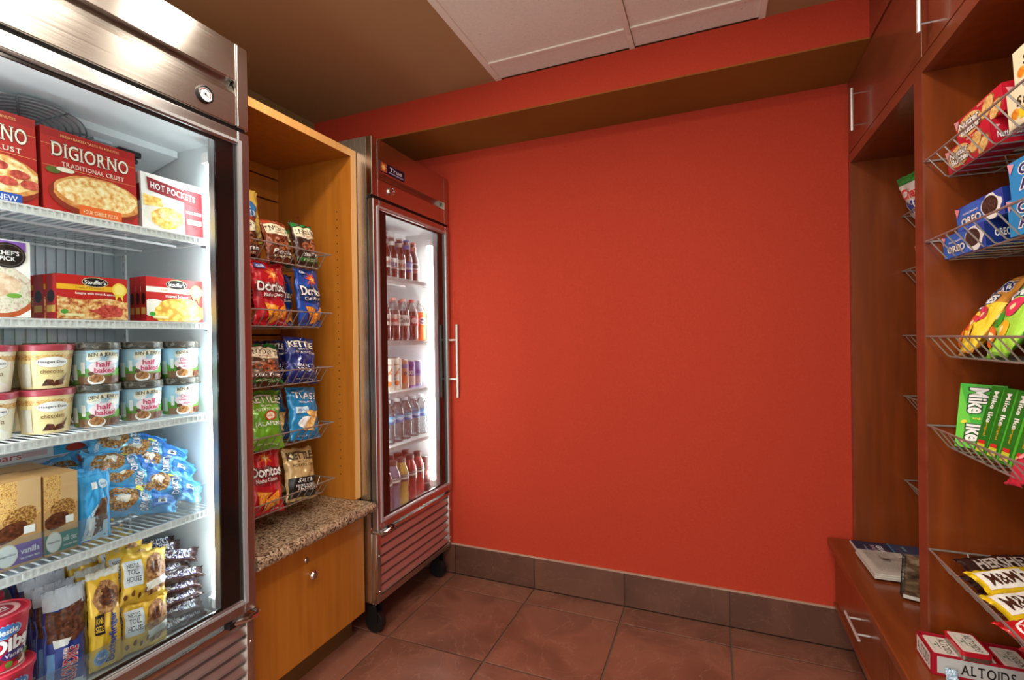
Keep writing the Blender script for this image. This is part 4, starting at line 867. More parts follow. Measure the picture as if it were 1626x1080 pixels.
k0 = bag('ice_cream_sandwich', 'blue ice cream sandwich pack standing in front beside the brown boxes', 'ice cream bar', .072, .165, .030, foil('#3aa0dc', .3), art_kl, GK, 30, .002); place(k0, -1.442, .722, .780)
for k in range(3): dup(k0, (-1.478-.036*k, .723, .780+.002*k), (0, R(-2), .03*k), f'blue ice cream sandwich pack, {ordn(k+1)} from the front of its row', GK)
def art_cone(a):
    a.poly([(0, .62), (1, .70), (1, 1), (0, 1)], P('#5aaee0')); a.ell(.5, .74, .38, .19, F_NUT, 20, 0, .06); a.ell(.52, .73, .15, .08, F_CREAM, 12, 0, .2, 3); a.text('DRUMSTICK', .5, .47, .8, .10, Wt, .03, P('#1f4f9a'), .04, arc=.4, rise=.1)
    a.poly([(.15, .36), (.85, .40), (.6, .04), (.4, .04)], P('#2c6cb8')); a.rect(.34, .18, .52, .30, Wt); a.rect(.38, .20, .46, .26, Bk); a.ell(.8, .55, .09, .05, P('#d8d24a')); a.text('Nestle', .25, .92, .3, .05, Wt)
GC = 'blue wrapped cones piled on the fourth freezer shelf'
c0 = bag('wrapped_ice_cream_cone', 'x', 'ice cream cone', .098, .19, .055, foil('#5fb0e4', .3), art_cone, GC, 41, .005, .35)
c1 = bag('wrapped_ice_cream_cone', 'x', 'ice cream cone', .098, .185, .055, foil('#56a4dc', .3), art_cone, GC, 47, .007, .3)
cones = [(-1.440, .925, .812, -30, -5, 72, 0), (-1.445, 1.000, .815, -35, 5, 60, 1), (-1.470, .930, .862, -40, 0, 62, 0), (-1.475, 1.000, .868, -40, 0, 55, 1), (-1.500, .925, .905, -50, 5, 68, 1), (-1.500, .995, .915, -45, -5, 62, 0),
         (-1.550, .970, .955, -50, 0, 70, 0), (-1.54, .86, .86, -40, 0, -50, 1), (-1.60, .930, .925, -32, 4, 42, 0), (-1.57, .78, .80, -30, 0, 10, 1), (-1.61, .88, .80, -30, 0, -12, 0), (-1.63, .95, .86, -35, 0, 20, 1)]
clab = ['lowest of the pile at the left', 'lowest of the pile at the right', 'second layer at the left', 'second layer at the right', 'third layer at the left', 'third layer at the right', 'top of the pile', 'leaning behind the left end of the pile', 'leaning behind the top of the pile', 'rear left at the bottom', 'rear middle at the bottom', 'rear right']
us = set()
for (x, y, z, ry, rz, rx, k), lb in zip(cones, clab):
    s_ = (c0, c1)[k]; lab = f'blue wrapped ice cream cone, {lb}'
    rot = (R(rx), R(ry), R(rz))
    if k not in us: us.add(k); s_.location = (x, y, z); s_.rotation_euler = rot; s_['label'] = lab
    else: dup(s_, (x, y, z), rot, lab, GC)
# freezer floor
FF = .449
def art_dibs(a):
    a.rect(0, 0, 1, 1, P('#c41f3a')); a.poly([(.56, .0), (.66, 1), (.72, 1), (.66, 0)], P('#efe6d8')); a.ell(.48, .80, .085, .15, P('#8fb8dc')); a.ell(.48, .80, .075, .125, P('#3f74b4')); a.text('Nestle', .48, .80, .12, .12, Wt, .02)
    a.text('Dibs', .51, .52, .22, .30, Wt, .04, P('#8e1228'), .06, rise=.1); a.ell(.53, .28, .08, .10, P('#3a2a6a')); a.text('Vanilla', .53, .28, .12, .09, Wt)
    for k in range(7): a.ell(.30+k*.065, .10+.05*(k % 3), .025, .07, F_CHOC if k % 2 == 0 else P('#5f8a2e'), 10, 0, .1, k)
def art_dlid(a): a.ell(.5, .5, .46, .46, P('#b01c36'), 30); a.ell(.5, .5, .40, .40, P('#d8a8a0'), 24); a.ell(.5, .5, .30, .30, P('#a01830'), 24); a.text('Dibs', .5, .55, .4, .2, Wt, .03); a.text('bite sized', .5, .38, .34, .08, Wt)
GD = 'red treat tubs on the freezer floor'
t0, l0 = tub('frozen_treat_tub', 'red frozen treat tub, front of the upper layer', .043, .054, .118, P('#c41f3a'), pmat('red_lid', '#c42a3e', .3), art_dibs, GD, .012)
a = Art(.1, .1); art_dlid(a); a.build(lambda u, v, d: (.05-v, u-.05, .1164+d), 'lid_print', l0)
for k, (x, y, z, rz, lb) in enumerate(((-1.462, .546, FF+.120, .1, 'front of the upper layer'), (-1.455, .550, FF, .2, 'front of the lower layer'), (-1.575, .545, FF+.120, .3, 'behind the front tub, upper layer'), (-1.57, .545, FF, .0, 'behind the front tub, lower layer'))):
    if k == 0: t0.location = (x, y, z); t0.rotation_euler = (0, 0, rz)
    else: dup(t0, (x, y, z), (0, 0, rz), f'red frozen treat tub, {lb}', GD)
def art_klon(a): a.rect(0, .80, 1, 1, P('#c9cfd8')); a.poly([(.04, .80), (.3, .78), (.96, .84), (.96, .55), (.7, .46), (.04, .50)], F_CHOC); a.poly([(.15, .52), (.6, .5), (.5, .44), (.2, .44)], Wt); a.text('KLONDIKE', .55, .24, .34*a.h/a.w, .36*a.w/a.h, P('#c83040'), .03, P('#f0ece8'), .03, rot=R(84)); a.rect(.1, .02, .9, .08, P('#c9cfd8')); a.rect(.05, .1, .2, .4, P('#6fa0d8'))
def art_butter(a): a.rect(0, .93, 1, 1, P('#e8e4d8')); a.ell(.5, .72, .38, .17, F_COOK, 20, 0, .08); a.ell(.5, .72, .22, .10, F_CHOC, 16, 0, .2, 2); a.rect(.14, .36, .40, .56, Bk); a.text('KING', .27, .50, .2, .06, P('#f0c030')); a.text('SIZE', .27, .42, .2, .06, P('#f0c030')); a.text('Butterfinger', .64, .30, .50*a.h/a.w, .34*a.w/a.h, P('#27408e'), .03, rot=R(88)); a.ell(.30, .13, .2, .08, P('#6fa6dc')); a.ell(.30, .13, .16, .06, P('#3a74b8')); a.text('Nestle', .30, .13, .26, .04, Wt)
def art_toll(a):
    a.rect(.03, .36, .40, .86, P('#d8dce0')); a.text('NESTLE', .21, .76, .24, .08, P('#333333')); a.text('TOLL', .21, .64, .24, .10, P('#26303e'), serif=True); a.text('HOUSE', .21, .50, .28, .10, P('#26303e'), serif=True); a.ell(.70, .58, .26, .34, F_COOK, 22, 0, .05); a.ell(.66, .66, .12, .13, F_CHOC, 12, 0, .2); a.poly([(.46, .36), (.94, .46), (.94, .30), (.5, .20)], F_CREAM); a.poly([(.5, .20), (.94, .30), (.92, .20), (.56, .10)], F_COOK)
    for k in range(5): a.ell(.08+k*.13, .17+.06*(k % 2), .035, .06, P('#6b3a1a'), 8, 0, .1, k)
WH = foil('#c4ccd6', .25)
GX = 'ice cream bars standing on the freezer floor'
kb_ = bag('blue_ice_cream_bar', 'front navy blue ice cream bar with red side lettering, beside the red tubs', 'ice cream bar', .082, .235, .035, foil('#1f3f9a'), art_klon, GX, 50, .003, bands=[(.86, 1.01, WH), (-.1, .03, WH)]); place(kb_, -1.432, .655, FF, -6, -10, -3)
for k in range(5): dup(kb_, (-1.475-.043*k, .660+.012*k, FF+.012*k), (R(-3+2*k), R(-13), R(-4+3*k)), f'navy blue ice cream bar, {ordn(k+1)} from the front of its row' if k < 5 else '', GX)
bf = bag('yellow_ice_cream_bar', 'front yellow ice cream bar with a round cookie picture and dark side lettering', 'ice cream bar', .072, .238, .036, foil('#eeb92a'), art_butter, GX, 52, .003, bands=[(.92, 1.01, foil('#e6dcc8'))]); place(bf, -1.428, .737, FF+.006, -4, -8, -2)
for k in range(4): dup(bf, (-1.475-.043*k, .745+.012*k, FF+.014*k), (R(-4+2*k), R(-14), R(4)), f'yellow ice cream bar with cookie picture, {ordn(k+1)} from the front of its row', GX)
GT = 'yellow cookie sandwich packs on the freezer floor'
tl = bag('cookie_sandwich_pack', 'yellow cookie sandwich pack, front of the lower layer', 'ice cream sandwich', .112, .128, .042, foil('#f0bd38'), art_toll, GT, 55, .003); place(tl, -1.425, .824, FF+.002, -4, -6, -5)
dup(tl, (-1.432, .826, FF+.125), (R(-8), R(-12), R(-4)), 'yellow cookie sandwich pack, front of the upper layer', GT)
for k in range(5): dup(tl, (-1.478-.045*k, .826+.010*k, FF+(.128+.008*k)), (R(-5+3*k), R(-16), R(3*k-6)), f'yellow cookie sandwich pack, {ordn(k+1)} from the front of the upper layer', GT)
for k in range(3): dup(tl, (-1.472-.045*k, .826+.006*k, FF), (R(-2), R(-6), 0), f'yellow cookie sandwich pack, {ordn(k+1)} from the front of the lower layer', GT)
def art_snick(a): a.rect(.10, .12, .90, .88, P('#4a2c24')); a.text('SNICKERS', .5, .5, .72, .60, Wt, .03, P('#2a3a8a'), .04); a.rect(.02, .1, .08, .9, P('#8d7a72'))
GS = 'dark brown chocolate bars heaped at the right of the freezer floor'
sn = bag('chocolate_bar', 'x', 'ice cream bar', .135, .044, .026, foil('#3a2320', .25), art_snick, GS, 60, .003)
k = 0; rs = random.Random(5)
for lv in range(6):
    for rw in range(4):
        y = .930+rs.uniform(-.012, .012); x = -1.425-.047*rw-.004*lv; z = FF+.004+.031*lv+.010*rw
        if lv == 5 and rw == 0: continue
        rot = (R(rs.uniform(-10, 10)-6), R(-62+rs.uniform(-14, 14)), R(-12+rs.uniform(-9, 9))); lab = f'dark chocolate bar in the heap, {ordn(lv)} layer from the floor, {ordn(rw)} from the glass'
        if k == 0: place(sn, x, y, z); sn.rotation_euler = rot; sn['label'] = lab
        else: dup(sn, (x, y, z), rot, lab, GS)
        k += 1

# ------------------------------------------------------------------ drinks
def bottle(name, cat, prof, body, cap=None, label=None, neck=None, n=28, group=None, fill=None):
    """prof: radius/height list; cap: (r, z0, z1, material); label: (z0, z1, radius, material, art)"""
    b = MB()
    if fill: lo = [q for q in prof if q[1] <= fill[0]]; b.lathe([(prof[0][0]*.8, 0)]+lo, fill[1], n, capt=False); b.lathe([lo[-1]]+[q for q in prof if q[1] > fill[0]], body, n, capb=False)
    else: b.lathe([(prof[0][0]*.8, 0)]+prof, body, n)
    o = b.build(name); o['category'] = cat
    if cap: c = MB(); r, z0, z1, m = cap; c.lathe([(r, z0), (r*1.04, z0+.001), (r*1.02, z1-.002), (r*.86, z1), (.001, z1)], m, 20, capb=False, capt=False); c.build('cap', o)
    for L_ in ([label] if label else [])+([neck] if neck else []):
        z0, z1, r, m, af = L_; c = MB(); c.lathe([(r+.0004, z0), (r+.0004, z1)], m, n, capb=False, capt=False); lo = c.build('paper_label', o)
        if af:
            W_ = 2*math.pi*r; a = Art(W_, z1-z0, .0008, .0002); af(a); a.build(lambda u, v, d: ((r+d)*math.cos((u/W_-.5)*2*math.pi), (r+d)*math.sin((u/W_-.5)*2*math.pi), z0+v), 'label_print', lo, maxlen=.008)
    return o
BEERP = [(.030, .003), (.0305, .01), (.0305, .105), (.029, .118), (.022, .138), (.0155, .155), (.0135, .175), (.0128, .195), (.0142, .197), (.0142, .203)]
def beer(cls, art, nk): return bottle('beer_bottle', 'bottle', BEERP, BEER, (.0148, .197, .206, pmat(cls+'_crown', nk, .3, .5)), (.045, .095, .0305, P(cls), art), (.160, .180, .0155, P(nk), None))
b_lite = beer('#eceae4', lambda a: (a.text('Lite', .5, .5, .26, .6, P('#24407e'), .03, slant=.2), a.rect(.3, .08, .7, .16, P('#b3242a'))), '#d8d6d0')
b_coors = beer('#c9c4bc', lambda a: (a.poly([(.3, .2), (.45, .7), (.55, .4), (.7, .75), (.72, .2)], P('#8f8a84')), a.text('LIGHT', .5, .5, .3, .3, P('#a32a2a'), .03)), '#b9b0a8')
b_blue = beer('#2c4aa0', lambda a: (a.ell(.5, .6, .15, .3, P('#7f9ad8')), a.text('Bud', .5, .35, .22, .35, Wt, .03)), '#3a58a8')
b_red = beer('#efeae0', lambda a: (a.rect(.25, .05, .75, .32, P('#d0452f')), a.ell(.5, .65, .10, .2, P('#555050')), a.text('ALE', .5, .18, .2, .14, Wt)), '#d98a7a')
def grid_fill(protos, ys, x0, dx, rows, z, noun, group, where, pick=None):
    used = set()
    for c, y in enumerate(ys):
        p = protos[c]
        for rw in range(rows):
            loc = (x0-dx*rw, y+.003*rw, z); rot = (0, 0, -.8+.05*c+.1*rw)
            lab = f"{noun[c]}, {ordn(c)} column, {['front', 'second', 'third'][rw]} row, {where}"
            if id(p) not in used: used.add(id(p)); p.location = loc; p.rotation_euler = rot; p['label'] = lab; p['group'] = group
            else: dup(p, loc, rot, lab, group)
grid_fill([b_coors, b_lite, b_coors, b_blue, b_red], [1.915, 1.972, 2.034, 2.094, 2.156], -1.445, .066, 2, 1.572, ['brown beer bottle with grey label', 'brown beer bottle with white label', 'brown beer bottle with silver label', 'brown beer bottle with blue label', 'brown beer bottle with red and white label'], 'beer bottles in the refrigerator', 'top shelf')
SODAP = [(.026, .002), (.031, .012), (.032, .03), (.030, .06), (.032, .085), (.032, .125), (.028, .15), (.018, .178), (.012, .19), (.0115, .2)]
def soda(lc, art, fillm, cap): return bottle('soda_bottle', 'bottle', SODAP, PETW, (.0135, .196, .212, pmat('cap_'+cap, cap, .4)), (.075, .128, .0322, P(lc), art), None, fill=(.165, fillm))
s1 = soda('#b8a49c', lambda a: a.text('diet', .5, .5, .2, .4, P('#a32a2a'), .03), COLA, '#c98a80'); s2 = soda('#e8e6e2', lambda a: (a.text('Coke', .5, .5, .3, .5, P('#5f5a58'), .03, slant=.3)), COLA, '#c98a80'); s3 = soda('#8e2a30', lambda a: a.ell(.52, .5, .08, .28, P('#d8c0c0')), COLA, '#b8403a')
s4 = soda('#c9b8b0', lambda a: a.text('Zero', .5, .5, .25, .4, Bk, .03), COLA, '#b86a60'); s5 = soda('#e8662a', lambda a: (a.ell(.5, .5, .10, .36, Wt), a.ell(.5, .5, .08, .28, P('#24306e')), a.text('Fanta', .5, .5, .13, .26, Wt, .02)), pmat('orange_soda', '#e8682c', .3), '#b8b4ae')
grid_fill([s4, s1, s2, s3, s5], [1.905, 1.980, 2.060, 2.138, 2.215], -1.446, .07, 2, 1.267, ['dark cola bottle with pale label', 'dark cola bottle with beige label', 'dark cola bottle with white label', 'dark cola bottle with crimson label', 'orange soda bottle with navy emblem'], 'soda bottles in the refrigerator', 'second shelf')
def can(name, r, h, base, art, topm=CHROME): return bottle(name, 'can', [(r, .006), (r, h-.012), (r*.84, h-.003)], base, (r*.86, h-.004, h, topm), (.010, h-.014, r, base, art))
cA = can('coffee_can', .029, .162, P('#ece6dc'), lambda a: (a.ell(.5, .2, .07, .09, P('#e07a2c')), a.poly([(.42, .45), (.58, .75), (.6, .68), (.45, .4)], P('#b87a50')), a.ell(.44, .35, .03, .05, P('#8f8a84')), a.ell(.56, .55, .04, .04, P('#e0a070')), a.text('Java', .5, .85, .15, .09, P('#8a5a3a'), .02)))
cB = can('coffee_can', .029, .150, P('#b88a68'), lambda a: (a.rect(0, .75, 1, .92, P('#6f6a9a')), a.ell(.5, .35, .10, .2, P('#d8702c')), a.ell(.54, .55, .05, .08, P('#5b4a40'))))
cC = can('energy_drink_can', .027, .140, P('#6f4a9a'), lambda a: (a.rect(0, .05, 1, .45, P('#d8b8b0')), a.rect(0, .82, 1, .95, P('#4a3a8a')), a.text('XS', .5, .6, .14, .18, Wt, .03)))
cD = can('energy_drink_can', .027, .140, P('#8f8ac0'), lambda a: (a.rect(0, .05, 1, .42, P('#c9a8b0')), a.ell(.5, .62, .08, .1, P('#5a4a9a'))))
cA2 = dup(cA, (0, 0, 0)); 
grid_fill([cA, cA2, cB, cC, cD], [1.925, 1.985, 2.042, 2.104, 2.166], -1.442, .062, 2, 1.024, ['tall white coffee can with orange marks', 'tall white coffee can with orange marks', 'tall tan coffee can', 'purple energy drink can', 'lilac energy drink can'], 'cans in the refrigerator', 'third shelf')
WATP = [(.028, .002), (.032, .012), (.031, .028), (.032, .045), (.030, .055), (.032, .07), (.030, .085), (.032, .095), (.032, .14), (.029, .16), (.017, .185), (.0125, .193), (.012, .2)]
LBLW = lambda a: (a.text('WATER', .5, .5, .25, .4, Wt, .02), a.poly([(.3, 0), (.45, .5), (.6, .2), (.7, .6), (.75, 0)], P('#2a6cb0')))
w0 = bottle('water_bottle', 'bottle', WATP, PETW, (.0138, .197, .212, P('#e8eef2')), (.098, .132, .0322, P('#5aa8d8'), LBLW)); w1 = dup(w0, (0, 0, 0)); w2 = dup(w0, (0, 0, 0)); w3 = dup(w0, (0, 0, 0)); w4 = dup(w0, (0, 0, 0))
grid_fill([w0, w1, w2, w3, w4], [1.925, 1.995, 2.065, 2.135, 2.208], -1.444, .072, 2, .770, ['clear water bottle with blue label']*5, 'water bottles in the refrigerator', 'fourth shelf')
JP = [(.030, .002), (.034, .012), (.034, .05), (.031, .06), (.034, .07), (.031, .08), (.034, .09), (.034, .10), (.035, .105), (.035, .15), (.031, .168), (.022, .19), (.018, .2), (.018, .21)]
def juice(h, cap='#4a2a24', lab='#e6dcd2'): return bottle('juice_bottle', 'bottle', JP, pmat('juice_'+h.lstrip('#'), h, .2, spec=.6, coat=.4), (.020, .203, .226, P(cap)), (.112, .148, .0352, P('#3b2a2c'), lambda a: (a.rect(0, .35, 1, .62, P(lab)), a.text('JUICE', .5, .82, .2, .22, P(lab), .02))))
j = [juice('#5a1f24'), juice('#6f6478'), juice('#c2a04a'), juice('#9a2420'), juice('#a02a24')]
j6 = can('dark_soda_can', .031, .19, P('#3b2422'), lambda a: (a.star(.5, .55, .08, P('#d86a6a'), 5, .5), a.rect(.3, .2, .7, .24, P('#b8a49c'))))
j6['category'] = 'bottle'
grid_fill(j+[j6], [1.888, 1.952, 2.022, 2.094, 2.164, 2.232], -1.442, .076, 2, .459, ['dark red juice bottle', 'grey purple juice bottle', 'yellow juice bottle', 'red juice bottle', 'bright red juice bottle', 'dark tall can with a pink star'], 'juice bottles in the refrigerator', 'bottom shelf')

# ------------------------------------------------------------------ near cherry bay (goods face the room, so they are turned half round)
def rface(o, x, y, z, rz=0, ry=0, rx=0): return place(o, x, y, z, 180+rz, ry, rx)
RBZ = [z-.052+.004 for z in RB]
def art_nutter(a):
    a.poly([(.55, 1), (1, 1), (1, .2), (.7, 0), (.45, 0)], P('#d0263c')); a.ell(.70, .60, .16, .30, F_COOK, 20, .5, .05); a.ell(.84, .30, .14, .26, F_COOK, 20, .5, .05); a.ell(.70, .60, .14, .26, F_TORT, 20, .5, .05); a.ell(.84, .30, .12, .22, F_TORT, 20, .5, .05)
    a.ell(.32, .5, .27, .42, F_TORT, 20); a.text('Nutter', .32, .64, .44, .28, Wt, .04, Bk, .07); a.text('Butter', .34, .36, .44, .28, Wt, .04, Bk, .07); tri(a, .06, .82, .07, 2.4, P('#e8a0a8')); a.text('PEANUT BUTTER', .66, .88, .24, .08, P('#f8e4b0'))
def art_nut_end(a): a.rect(0, 0, 1, 1, P('#b8162a')); tri(a, .14, .72, .10, 2.4, P('#e8a0a8')); a.text('Nutter Butter', .52, .40, .78, .26, Wt, .02, P('#2a3050'), .04)
def art_oreo(a):
    a.rect(0, 0, 1, 1, P('#2348a8')); a.ell(.35, .4, .45, .6, P('#2f68c8')); a.ell(.76, .5, .20, .46, Wt, 20, 0, .12, 2); a.ell(.74, .55, .16, .36, P('#3a2b24')); a.ell(.74, .55, .14, .31, food('wafer', '#211713', '#3b2c26', '#6a564c', 200), 20)
    a.text('OREO', .34, .34, .44, .30, Wt, .04, P('#16306e'), .05); a.text('chocolate sandwich', .34, .66, .34, .10, Wt); tri(a, .05, .84, .07, 2.4, P('#e88a90'))
def art_oreo_end(a): a.rect(0, 0, 1, 1, P('#162c72')); a.text('OREO', .45, .5, .42, .30, Wt, .03, rot=R(0)); a.rect(.8, .05, .95, .2, P('#c0404a')); a.rect(.0, .0, 1, .03, P('#2f68c8'))
def art_chips(a):
    a.rect(0, 0, 1, 1, P('#1e8fd0')); a.text('Chips', .42, .66, .5, .36, P('#27306e'), .04, Wt, .08); a.text('Ahoy!', .42, .28, .5, .34, P('#27306e'), .04, Wt, .08); a.ell(.85, .4, .16, .36, F_COOK, 18, 0, .05); tri(a, .05, .86, .07, 2.4, P('#e8a0b0'))
def art_salt(a): a.rect(0, 0, 1, 1, P('#f2e7c4')); a.ell(.16, .35, .09, .14, F_CHIP); a.text('Sand', .46, .62, .5, .26, P('#3a2a1c'), .02, slant=.2, serif=True); a.poly([(.25, .42), (.95, .55), (.95, .28), (.25, .15)], P('#f0d32a')); a.text('LEMON', .6, .36, .45, .14, P('#8a6a1a'), .02, rise=.15)
GN = 'cookie boxes in the near cherry bay'
xf_ = .548
nb = carton('cookie_box', 'red peanut cookie box resting low in the top basket', 'cookie box', .205, .070, .056, P('#c41c30'), {'front': art_nutter, 'left': art_nut_end, 'right': art_nut_end}, GN); rface(nb, xf_+.037, 1.437, RBZ[0], 0, 6)
dup(nb, (xf_+.040, 1.395, RBZ[0]+.0575), (0, R(6), R(180)), 'red peanut cookie box lying on top of the other red one', GN)
sb = carton('cookie_box', 'cream cookie box with a yellow band beside the red peanut cookie boxes', 'cookie box', .155, .12, .072, P('#efe4c4'), {'front': art_salt, 'right': art_salt, 'left': art_salt}, GN); rface(sb, xf_+.062, 1.195, RBZ[0]+.004, 0, 3)
dup(sb, (xf_+.064, 1.178, RBZ[0]+.078), (0, R(3), R(180)), 'cream cookie box stacked on the lower cream one', GN)
ob = carton('cookie_box', 'blue sandwich cookie box resting low in the second basket', 'cookie box', .205, .065, .055, P('#2040a0'), {'front': art_oreo, 'left': art_oreo_end, 'right': art_oreo_end}, GN); rface(ob, xf_+.033, 1.462, RBZ[1], 0, 5)
dup(ob, (xf_+.038, 1.400, RBZ[1]+.0565), (0, R(5), R(180)), 'blue sandwich cookie box lying on top of the other blue one', GN)
cb = carton('cookie_box', 'light blue chip cookie box resting low in the second basket', 'cookie box', .20, .09, .072, P('#1e8fd0'), {'front': art_chips, 'left': lambda a: a.rect(0, 0, 1, 1, P('#1b7fbe')), 'right': lambda a: a.rect(0, 0, 1, 1, P('#1b7fbe'))}, GN); rface(cb, xf_+.046, 1.170, RBZ[1]+.002, 0, 4)
dup(cb, (xf_+.048, 1.170, RBZ[1]+.075), (0, R(4), R(180)), 'light blue chip cookie box lying on top of the other light blue one', GN)
def art_gum(c1, c2):
    def f(a):
        a.poly([(0, .45), (1, .6), (1, .02), (0, .02)], P(c1)); a.text('LIFE SAVERS', .5, .76, .86, .13, P('#26306e'), .03, Wt, .06, rise=.1); a.text('GUMMIES', .52, .60, .66, .11, Wt, .04, P('#26306e'), .06, rise=.1)
        for k, (cx, cy, cc_) in enumerate(((.40, .36, '#e0452a' if c2 == 0 else '#3f9a2e'), (.68, .44, '#d83a5a'), (.66, .22, '#f0b52a'), (.30, .18, '#e8702a'))): a.ell(cx, cy, .145, .095, P(cc_), 18); a.ell(cx, cy, .05, .035, P('#f4dca0'), 12)
        a.text('NET WT 7 OZ', .3, .05, .3, .03, Wt)
    return f
GG = 'candy bags in the near cherry bay'
g1 = bag('candy_bag', 'orange and yellow fruit gummy bag at the left of the third basket', 'candy bag', .150, .215, .045, foil('#e8a040'), art_gum('#f0cf3a', 0), GG, 70, .005); rface(g1, .558, 1.494, RBZ[2]+.004, -14, -30, 8)
g2 = bag('candy_bag', 'lime green fruit gummy bag leaning beside the orange one', 'candy bag', .160, .235, .050, foil('#8fcf4a'), art_gum('#a8dc4a', 1), GG, 71, .006); rface(g2, .562, 1.362, RBZ[2]+.004, -12, -28, 8)
g3 = bag('candy_bag', 'brown and yellow fruit candy bag behind the orange one', 'candy bag', .150, .22, .04, foil('#a4552c'), art_gum('#d8a03a', 0), GG, 72, .005); rface(g3, .622, 1.452, RBZ[2]+.03, -8, -26, 6)
g4 = bag('candy_bag', 'green and navy fruit gummy bag at the right of the third basket', 'candy bag', .160, .24, .050, foil('#7cc644'), art_gum('#2c8a4a', 1), GG, 73, .006); rface(g4, .572, 1.205, RBZ[2]+.014, -6, -26, 8)
def art_mike(a): a.rect(0, 0, 1, 1, P('#3fb02e')); a.poly([(0, 0), (.5, 0), (0, 1)], P('#66c83a')); a.text('Mike', .5, .76, .40, .40, Wt, .03, P('#16401a'), .05, rot=R(-90)) if False else None; a.text('Mike', .42, .74, .40*a.h/a.w, .42*a.w/a.h, Wt, .03, P('#1c4a1c'), .06, rot=R(-90)); a.text('and', .42, .47, .16, .04, P('#f0e03a')); a.text('Ike', .42, .24, .26*a.h/a.w, .42*a.w/a.h, Wt, .03, P('#1c4a1c'), .06, rot=R(-90)); [a.ell(x, y, .07, .028, P(c), 12, .5) for x, y, c in ((.85, .9, '#f08a2a'), (.84, .55, '#e85a2a'), (.16, .4, '#f0d83a'), (.86, .2, '#f0d83a'), (.14, .1, '#e8a0a0'))]
def art_mike_spine(a): a.rect(0, 0, 1, 1, P('#17741f')); a.text('Mike and Ike', .5, .68, .5*a.h/a.w, .50, Wt, .02, rot=R(-90)) if False else None; a.text('Mike Ike', .55, .70, .46*a.h/a.w, .42*a.w/a.h, Wt, .02, rot=R(-90)); a.text('original', .5, .38, .20*a.h/a.w, .24*a.w/a.h, P('#e8b02a'), rot=R(-90)); a.rect(.15, .04, .85, .16, P('#c8d03a')); a.rect(.2, .16, .8, .21, P('#d0302a'))
GM = 'green candy boxes in the fourth near basket'
mk = carton('candy_box', 'leftmost upright green candy box, its broad face showing', 'candy box', .036, .088, .158, P('#2a9a2a'), {'front': art_mike_spine, 'right': art_mike, 'left': art_mike}, GM, .001)
mk.location = (.598, 1.520, RBZ[3]+.001); mk.rotation_euler = (R(13), 0, R(138))
for k in range(5): dup(mk, (.594+.002*k, 1.420-.047*k, RBZ[3]+.001), (0, R(-14), R(180+8-2*k)), f'upright green candy box, {ordn(k+1)} in the row from the left', GM)
def art_pink(a): a.poly([(0, .7), (1, .85), (1, 1), (0, 1)], P('#c8d83a')); a.ell(.5, .5, .5, .22, P('#f0505e'), 20, .3, .1); a.ell(.45, .35, .3, .12, P('#f4909a'), 16, .3, .15); a.text('Sour', .5, .62, .5, .12, Wt, .03, P('#a01830'), .04)
pk = bag('candy_bag', 'red and pink candy bag lying over the front of the fourth basket', 'candy bag', .155, .20, .045, foil('#d8304a'), art_pink, GG, 75, .006); rface(pk, .545, 1.235, RBZ[3]-.008, -14, -34, 16)
# bottom basket: bars lying across, lettering towards the aisle side
def art_bar(base, txt, ink, olc=None, extra=None):
    def f(a):
        if extra: extra(a)
        a.text(txt, .5, .52, .70, .62, P(ink), .03, P(olc) if olc else None, .05)
    return f
GZ = 'chocolate bars in the bottom near basket'
def bar(name, label, w, h, base, artf, seed, loc, rz, tilt=12, roll=0):
    o = bag(name, label, 'candy bar', w, h, .018, foil(base), artf, GZ, seed, .002)
    o.location = (loc[0]-.014, loc[1]+.018, loc[2]); o.rotation_euler = (Matrix.Rotation(R(rz), 3, 'Z') @ Matrix.Rotation(R(roll), 3, 'X') @ Matrix.Rotation(R(-90+tilt), 3, 'Y')).to_euler(); return o
zb = RBZ[4]+.010
bar('chocolate_bar', 'dark brown chocolate bar with silver lettering at the back of the bottom basket', .20, .062, '#2e1a18', art_bar(0, "HERSHEY'S", '#b8aca4'), 80, (.672, 1.485, zb+.030), -78, 14, 8)
bar('chocolate_bar', 'dark brown chocolate bar under the front edge of the lettered one', .20, .062, '#2e1a18', art_bar(0, "HERSHEY'S", '#b8aca4'), 81, (.668, 1.440, zb+.008), -78, 10, 6)
mmx = lambda a: (a.rect(.06, .15, .60, .88, P('#f0ece4')), a.ell(.72, .42, .10, .32, P('#3aa0c8'), 14), a.ell(.84, .4, .08, .28, P('#58b048'), 12), a.ell(.62, .25, .05, .18, P('#e8702a'), 10))
def art_mm(a): mmx(a); a.text("M&M's", .34, .52, .44, .50, P('#4a2418'), .012)
bar('candy_pouch', 'yellow peanut candy pouch behind the front yellow one', .185, .070, '#f0c81e', art_mm, 82, (.655, 1.385, zb+.034), -74, 16, 8)
bar('candy_pouch', 'yellow peanut candy pouch in front, its corner through the wires', .185, .072, '#f0c81e', art_mm, 83, (.650, 1.305, zb+.022), -68, 12, 6)
def art_kit(a): a.ell(.45, .5, .36, .42, Wt, 24); a.ell(.45, .5, .33, .37, P('#d01c24'), 24); a.text('Kit Kat', .45, .5, .54, .46, Wt, .04, rise=.0)
bar('wafer_bar', 'red wafer bar with white lettering near the front right of the bottom basket', .18, .065, '#d01c24', art_kit, 84, (.625, 1.205, zb+.020), -66, 10, 4)
bar('wafer_bar', 'red wafer bar under the other red one', .18, .065, '#c41a22', art_kit, 85, (.640, 1.150, zb+.006), -64, 10, 4)
